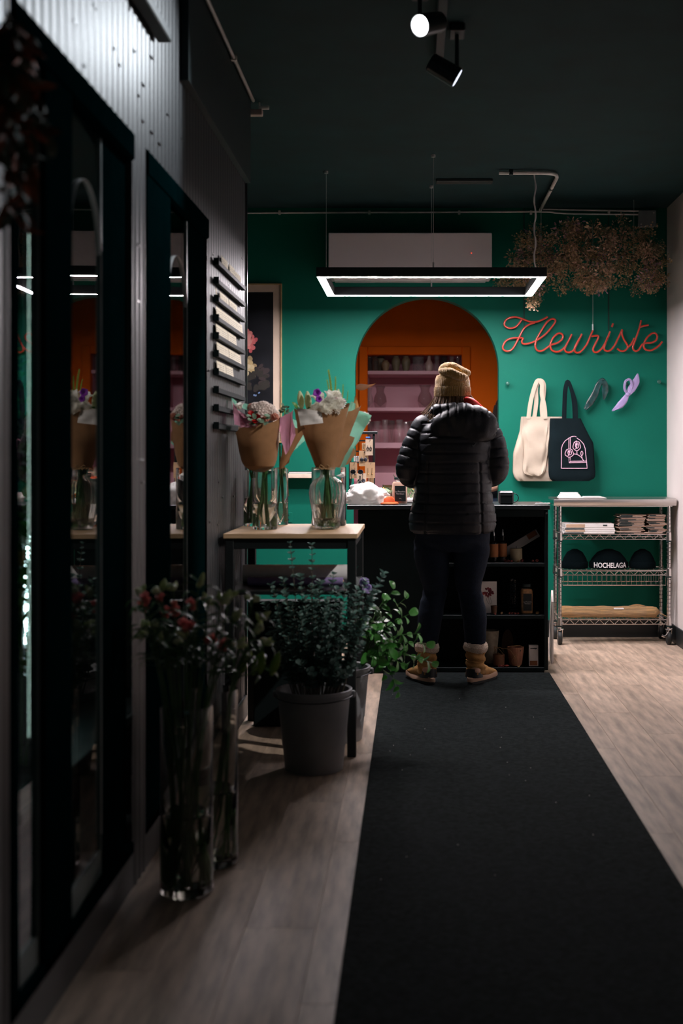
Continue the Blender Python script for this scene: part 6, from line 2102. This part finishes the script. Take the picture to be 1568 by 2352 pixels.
SKIN = mat('skin', (.56, .33, .24), .5, var=.06, scale=20, sss=.05)
pr_ = thing('person', 'customer seen from behind in a black quilted jacket, mustard beanie and tan boots', 'person', (.205, 6.93, .009))
AL = [(-.145, 0, 1.35), (-.200, -.01, 1.24), (-.236, -.02, 1.125), (-.185, .15, 1.085), (-.115, .27, 1.085)]
AR_ = [(.165, 0, 1.355), (.210, -.01, 1.25), (.226, -.02, 1.13), (.180, .15, 1.09), (.115, .27, 1.085)]
LL = [(-.085, 0, .84), (-.112, 0, .70), (-.100, 0, .575), (-.096, .01, .49), (-.120, -.012, .36), (-.134, 0, .22), (-.137, 0, .10)]
LR = [(.085, 0, .84), (.099, 0, .705), (.085, 0, .575), (.088, .01, .49), (.113, -.012, .36), (.119, 0, .22), (.120, 0, .10)]
body(pr_, [(AL, [.05, .046, .04, .034, .026], (AL[-1], (.35, 1, .05), (0, 0, 1), 1)), (AR_, [.05, .046, .04, .034, .026], (AR_[-1], (-.35, 1, .05), (0, 0, 1), -1))],
     [(LL, [.085, .075, .06, .05, .048, .038, .034], -.4), (LR, [.085, .075, .06, .05, .048, .038, .034], .4)], SKIN, 1.535, .01)

# --- jacket
NYL = mat('black_nylon', (.009, .011, .017), .46, var=.12, scale=40, spec=.42, bump=.12, bscale=110)
jm = MB()
jm.loft([ering(cx, cy, z, hw, hd, 44, .85) for z, cx, cy, hw, hd in ((.795, -.006, -.005, .205, .160), (.812, -.004, -.008, .222, .172), (.85, -.002, -.01, .230, .178), (.90, -.001, -.01, .226, .176), (.96, 0, -.008, .212, .168), (1.02, 0, -.006, .202, .160), (1.10, .002, -.006, .198, .158), (1.20, .003, -.008, .200, .162), (1.29, .006, -.010, .200, .155), (1.35, .008, -.008, .178, .135), (1.395, .010, -.004, .135, .105), (1.43, .010, 0, .085, .078), (1.445, .01, 0, .07, .07))])
SL = [.073, .074, .066, .060, .046]
capsule(jm, AL[:-1] + [Vector(AL[-1]) - Vector((-.01, .03, 0))], SL, 22)
capsule(jm, AR_[:-1] + [Vector(AR_[-1]) - Vector((.01, .03, 0))], SL, 22)
capsule(jm, [(-.095, .05, 1.425), (-.098, -.02, 1.438), (-.06, -.085, 1.445), (.01, -.112, 1.446), (.085, -.102, 1.440), (.145, -.055, 1.42), (.155, .02, 1.41)], [.028, .034, .036, .036, .038, .040, .03], 18)
jm.ball((.075, -.125, 1.385), .150, .062, .088, n=26, m=18)
jm.ball((.115, -.115, 1.345), .112, .066, .082, n=26, m=18)
jm.ball((.0, -.12, 1.36), .12, .055, .085, n=26, m=18)
jme = fuse(jm, 'jacket', NYL, .0062, 5)


def seg_param(p, pts):
    best = (1e9, 0, 0)
    acc = 0
    for a, b in zip(pts[:-1], pts[1:]):
        a, b = Vector(a), Vector(b)
        ab = b - a
        t = max(0, min(1, (p - a).dot(ab) / ab.length_squared))
        d = (a + ab * t - p).length
        if d < best[0]:
            best = (d, acc + ab.length * t, 0)
        acc += ab.length
    return best


nrm = [Vector(v.normal) for v in jme.vertices]
for v, n_ in zip(jme.vertices, nrm):
    p = Vector(v.co)
    arm = None
    for A in (AL, AR_):
        d, s_, _ = seg_param(p, A)
        if d < .088 and (abs(p.x) > .165 or p.y > .19):
            arm = s_
    if p.z > 1.30 and p.y < -.02 and -.13 < p.x < .235 and (p.y < -.13 or p.z > 1.405):
        w_ = noise.noise(Vector((p.x * 26, p.y * 10, p.z * 13))) * .006
        tq = (p.x + .11) / .042
        f = abs((tq % 1) - .5) * 2
        w_ -= (.008 * (f ** 8) if p.z > 1.405 else 0)
        v.co = p + n_ * w_
        continue
    if arm is not None:
        tq = (arm + .012) / .047
    else:
        tq = (p.z - .80) / .0525 + .10 * noise.noise(Vector((p.x * 5, p.y * 5, p.z * 2)))
    f = abs((tq % 1) - .5) * 2
    w_ = .003 - .0095 * (f ** 8)
    w_ += noise.noise(Vector((p.x * 22, p.y * 22, p.z * 30))) * .0028
    if arm is None and p.y < 0 and p.z < 1.17:
        w_ -= .007 * math.exp(-((abs(p.x) - (.135 + .03 * (1.17 - p.z))) / .006) ** 2)
    v.co = p + n_ * w_
jme.update()
jk = obj('jacket', jme, pr_)
pb_ = min((v.co.y for v in jme.vertices if abs(v.co.x - .10) < .02 and abs(v.co.z - 1.262) < .012), default=-.17)
tick = [(0, 0), (.004, .0035), (.010, .0), (.026, .017), (.009, -.007), (.002, -.006)]
MB().extrude([(.094 + a * .95, pb_ - .003, 1.258 + b * .9) for a, b in tick], (0, .006, 0)).build('chest_mark', mat('mark_grey', (.16, .17, .18), .4), jk, smooth=0)
# red lining showing at the collar
ln_ = MB()
ln_.loft([[Vector((x_, -.030 - .05 * math.sin(PI * u) + r * .8 * math.cos(q), zc + r * math.sin(q))) for q in [2 * PI * k / 12 for k in range(12)]] for u, x_, zc, r in [(i / 10, .012 + .145 * i / 10, 1.472 + .024 * math.sin(PI * (.15 + .85 * i / 10)) - .014 * i / 10, .006 + .018 * math.sin(PI * i / 10)) for i in range(11)]])
ln_.build('red_lining', mat('red_lining', (.80, .022, .008), .55, var=.08), jk)

# --- jeans
JN = mat('dark_denim', (.005, .011, .024), .85, spec=.2, var=.25, scale=70, bump=.2, bscale=300)
jn = MB()
jn.loft([ering(0, -.005, z, a, b, 40, .9) for z, a, b in ((.70, .10, .10), (.74, .185, .13), (.80, .200, .145), (.87, .195, .14), (.94, .17, .12))])
RADS = [.105, .098, .080, .064, .066, .056, .047]
capsule(jn, LL[:-1] + [(-.136, 0, .205)], RADS, 22)
capsule(jn, LR[:-1] + [(.120, 0, .205)], RADS, 22)
jnm = fuse(jn, 'jeans', JN, .008, 4)
for v in jnm.vertices:
    p = Vector(v.co)
    k = .0025 + .005 * math.exp(-((p.z - .47) / .05) ** 2) + .004 * math.exp(-((p.z - .74) / .04) ** 2)
    v.co = p + Vector(v.normal) * noise.noise(Vector((p.x * 14, p.y * 14, p.z * 34))) * k
jnm.update()
obj('jeans', jnm, pr_)

# --- boots
TAN = mat('tan_suede', (.36, .185, .055), .8, var=.28, scale=22, bump=.3, bscale=160)
MIDS = mat('midsole_tan', (.46, .29, .20), .7, var=.12)
FUR = mat('shearling', (.62, .50, .40), .95, var=.15, scale=90, bump=.9, bscale=240)
DKH = mat('boot_black', (.010, .013, .015), .5)


def foot_outline(k=1.0, n=28):
    pts = []
    for i in range(n):
        q = 2 * PI * i / n
        y = .075 + .142 * math.sin(q)
        w = .042 + .009 * math.sin(q)
        pts.append((k * w * math.copysign(abs(math.cos(q)) ** .75, math.cos(q)), .075 + (y - .075) * (1 + (k - 1) * .5)))
    return pts


for c, ang, who in (((-.137, 0, 0), .42, 'l'), ((.120, 0, 0), -.50, 'r')):
    bm = MB()
    bm.tube([(0, 0, .05), (0, 0, .12), (0, 0, .19)], [.052, .050, .054], 22)
    rings = []
    for y, hw, zt in ((-.055, .022, .07), (-.045, .038, .085), (-.02, .042, .095), (.03, .042, .10), (.08, .044, .085), (.13, .047, .068), (.17, .045, .058), (.195, .036, .046), (.205, .02, .036)):
        rings.append([(hw * math.cos(q), y, .022 + (zt - .022) * (.5 + .5 * math.sin(q))) for q in [2 * PI * i / 18 for i in range(18)]])
    bm.loft(rings)
    bme = fuse(bm, 'boot_upper', TAN, .005, 4)
    for v in bme.vertices:
        p = Vector(v.co)
        if p.z > .075:
            v.co = p + Vector(v.normal) * (.004 * math.sin(p.z * 150 + p.x * 25 + p.y * 18) + .003 * noise.noise(p * 45))
    bme.update()
    o = obj('boot', bme, pr_, c, (0, 0, ang))
    MB().extrude([(x_, y, .0005) for x_, y in foot_outline(1.0)], (0, 0, .014)).build('outsole', DKH, o, smooth=30)
    fo = foot_outline(1.12)
    rr_ = [[(x_, y, .0145) for x_, y in fo], [(x_ * 1.03, y, .022 + .010 * math.sin(7 * i / len(fo) * 2 * PI / 2.0)) for i, (x_, y) in enumerate(fo)], [(x_ * .98, y, .034 + .008 * math.sin(7 * i / len(fo) * 2 * PI / 2.0)) for i, (x_, y) in enumerate(fo)], [(x_ * .8, y * .96 + .003, .036) for x_, y in fo]]
    MB().loft(rr_).build('midsole', MIDS, o)
    hc = MB()
    hc.grid(lambda u, v: Vector(((.0495 - .004 * v) * math.cos(PI + PI * u), -.010 + (.0535 - .004 * v) * math.sin(PI + PI * u), .034 + (.048 * math.sin(PI * (.15 + .7 * u))) * v)), 20, 6)
    hc.build('heel_counter', DKH, o)
    fm = MB()
    rings = []
    for j in range(11):
        t = 2 * PI * j / 10
        rings.append([((.049 + .017 * math.cos(t)) * math.cos(q), (.049 + .017 * math.cos(t)) * math.sin(q), .190 + .026 * math.sin(t) + .006 * math.sin(q * 2 + ang)) for q in [2 * PI * i / 40 for i in range(40)]])
    fm.loft(rings, False)
    fz = random.Random(3)
    for i, p in enumerate(fm.v):
        fm.v[i] = p + Vector((fz.uniform(-1, 1), fz.uniform(-1, 1), fz.uniform(-1, 1))) * .0022
    fm.build('fur_cuff', FUR, o, smooth=80)
    MB().tube([(.051 * math.cos(q), .051 * math.sin(q), .118 + .004 * math.sin(2 * q)) for q in [2 * PI * i / 24 for i in range(25)]], .0028, 6).build('ankle_strap', TAN, o)

# --- beanie
MUS = mat('mustard_knit', (.50, .29, .085), .95, var=.18, scale=60, bump=.7, bscale=260, sheen=.6)
hm = MB()
hm.ball((-.002, .008, 1.575), .0925, .102, .082, n=28, m=18)
hm.loft([ering(-.002, .008, z, a, a * 1.09, 36, 1.0) for z, a in ((1.535, .090), (1.57, .0925), (1.60, .0915), (1.63, .084))])
capsule(hm, [(-.046, .0, 1.660), (-.012, -.012, 1.670), (.035, -.018, 1.652), (.084, -.010, 1.643)], [.031, .033, .030, .014], 16)
capsule(hm, [(-.060, -.050, 1.650), (-.025, -.088, 1.645), (.025, -.100, 1.622), (.062, -.072, 1.615)], [.016, .022, .024, .016], 16)
capsule(hm, [(-.04, .05, 1.645), (.02, .05, 1.652), (.07, .03, 1.64)], [.03, .034, .02], 16)
hme = fuse(hm, 'beanie', MUS, .005, 3)
for v in hme.vertices:
    p = Vector(v.co)
    v.co = p + Vector(v.normal) * (noise.noise(p * 34) * .0035 + .0012 * math.sin(math.atan2(p.x, p.y) * 46))
hme.update()
hat = obj('beanie', hme, pr_)
MB().lathe([(.0915, 1.518), (.0955, 1.516), (.0975, 1.522), (.0975, 1.560), (.0955, 1.568), (.0925, 1.569), (.090, 1.55)], 264, (-.002, .008, 0), 1.0, 1.09, rib=.012, ribs=66, cap=False).build('cuff', MUS, hat)
fz = MB()
rr = random.Random(5)
for v in rr.sample(list(hme.vertices), 1500):
    p, n_ = Vector(v.co), (Vector(v.normal) + rndv(.7)).normalized()
    s = n_.orthogonal().normalized() * .0004
    e_ = p + n_ * rr.uniform(.004, .010)
    fz.add([p - s, p + s, e_], [(0, 1, 2)])
fz.build('fuzz', MUS, hat, smooth=0)['kind'] = 'stuff'

# --- hair
HAIR = mat('brown_hair', (.24, .135, .07), .42, var=.35, scale=30, stretch=(6, 6, 1))
hb = MB()
rings = []
for j in range(9):
    t = j / 8
    z = 1.56 - t * .13
    ring = []
    for i in range(30):
        q = PI * (.95 + 1.10 * i / 29)
        rr_ = .080 + .004 * math.sin(i * 2.1) + .012 * t
        ring.append(Vector((rr_ * 1.0 * math.cos(q), .008 + rr_ * 1.05 * math.sin(q), z)))
    rings.append(ring)
hb.loft(rings, False, closed=False)
rr = random.Random(9)
for i in range(330):
    q = PI * (.90 + 1.20 * rr.random())
    lf_ = max(0, -math.cos(q))
    L = rr.uniform(.08, .12) + (.075 * rr.random() if lf_ > .55 else 0)
    r0 = .086 + rr.uniform(-.004, .005)
    p0 = Vector((r0 * math.cos(q), .008 + r0 * 1.06 * math.sin(q), 1.535))
    outw = Vector((math.cos(q), math.sin(q), 0))
    p1 = p0 + outw * (rr.uniform(.006, .018) + abs(math.cos(q)) ** 3 * .010) + Vector((0, 0, -L * .45))
    p2 = p1 + outw * (rr.uniform(.006, .024) + lf_ * .024) + Vector((rr.uniform(-.012, .012), .01, -L * .55))
    p3 = p2 + Vector((-.018 * lf_ + rr.uniform(-.008, .008), .01, -L * .12))
    hb.tube(spline([p0, p1, p2, p3], 3), [.0017] * 8 + [.0011, .0005], 4, False)
hb.tube(spline([(-.088, -.01, 1.50), (-.105, -.02, 1.46), (-.135, -.03, 1.455), (-.158, -.03, 1.425), (-.160, -.03, 1.405)], 5), .0006, 4, False)
hb.build('hair', HAIR, pr_, smooth=60)

# --- shop worker standing behind the wall by the arch, almost hidden
p2_ = thing('person', 'dark-haired person half hidden behind the right edge of the arch', 'person', (.655, 9.25, 0), PI)
al2 = [(-.155, 0, 1.35), (-.195, -.01, 1.22), (-.205, -.01, 1.08), (-.15, .12, .99), (-.08, .22, 1.0)]
ar2 = [(-p[0], p[1], p[2]) for p in al2]
ll2 = [(-.085, 0, .84), (-.092, 0, .68), (-.090, .01, .48), (-.092, -.01, .34), (-.094, 0, .10)]
lr2 = [(-p[0], p[1], p[2]) for p in ll2]
body(p2_, [(al2, [.05, .045, .04, .034, .025], (al2[-1], (.4, 1, 0), (0, 0, 1), 1)), (ar2, [.05, .045, .04, .034, .025], (ar2[-1], (-.4, 1, 0), (0, 0, 1), -1))],
     [(ll2, [.085, .072, .055, .05, .036], -.1), (lr2, [.085, .072, .055, .05, .036], .1)], SKIN, 1.52, .01, .008)
sw_ = MB()
sw_.loft([ering(0, 0, z, a, b, 36, .85) for z, a, b in ((.80, .18, .135), (.88, .185, .14), (1.0, .165, .125), (1.15, .17, .13), (1.28, .18, .13), (1.35, .155, .11), (1.40, .09, .08), (1.425, .07, .07))])
capsule(sw_, al2[:-1] + [Vector(al2[-1]) - Vector((-.02, .04, 0))], [.062, .058, .052, .046, .038])
capsule(sw_, ar2[:-1] + [Vector(ar2[-1]) - Vector((.02, .04, 0))], [.062, .058, .052, .046, .038])
obj('sweater', fuse(sw_, 'sweater', mat('navy_knit', (.012, .030, .065), .85, var=.2, scale=60), .009, 4), p2_)
tr_ = MB()
tr_.loft([ering(0, 0, z, a, b, 36, .9) for z, a, b in ((.72, .11, .10), (.76, .165, .125), (.82, .17, .13), (.88, .16, .12))])
capsule(tr_, ll2, [.098, .085, .066, .062, .055])
capsule(tr_, lr2, [.098, .085, .066, .062, .055])
obj('trousers', fuse(tr_, 'trousers', mat('black_trousers', (.010, .012, .014), .85), .010, 4), p2_)
for s in (-1, 1):
    sm_ = MB()
    capsule(sm_, [(s * .094, -.05, .035), (s * .096, .05, .042), (s * .105, .15, .03)], [.033, .04, .027])
    obj('shoe', fuse(sm_, 'shoe', DKH, .008, 2), p2_)
hr = MB()
rr = random.Random(19)
hr.ball((0, -.004, 1.545), .085, .100, .105, n=24, m=16)
for i in range(240):
    q = PI * (.78 + 1.44 * rr.random())
    r0 = .086
    p0 = Vector((r0 * math.cos(q), .0 + r0 * 1.1 * math.sin(q), 1.57))
    ow = Vector((math.cos(q), math.sin(q), 0))
    p1 = p0 + ow * rr.uniform(.004, .022) + Vector((0, 0, -.10))
    p2 = p1 + ow * rr.uniform(-.01, .02) + Vector((0, 0, -.10))
    hr.tube(spline([p0, p1, p2], 4), [.003] * 6 + [.002, .0015, .0008], 4, False)
hr.build('hair', mat('dark_hair', (.020, .014, .012), .4, var=.3, scale=30), p2_, smooth=60)
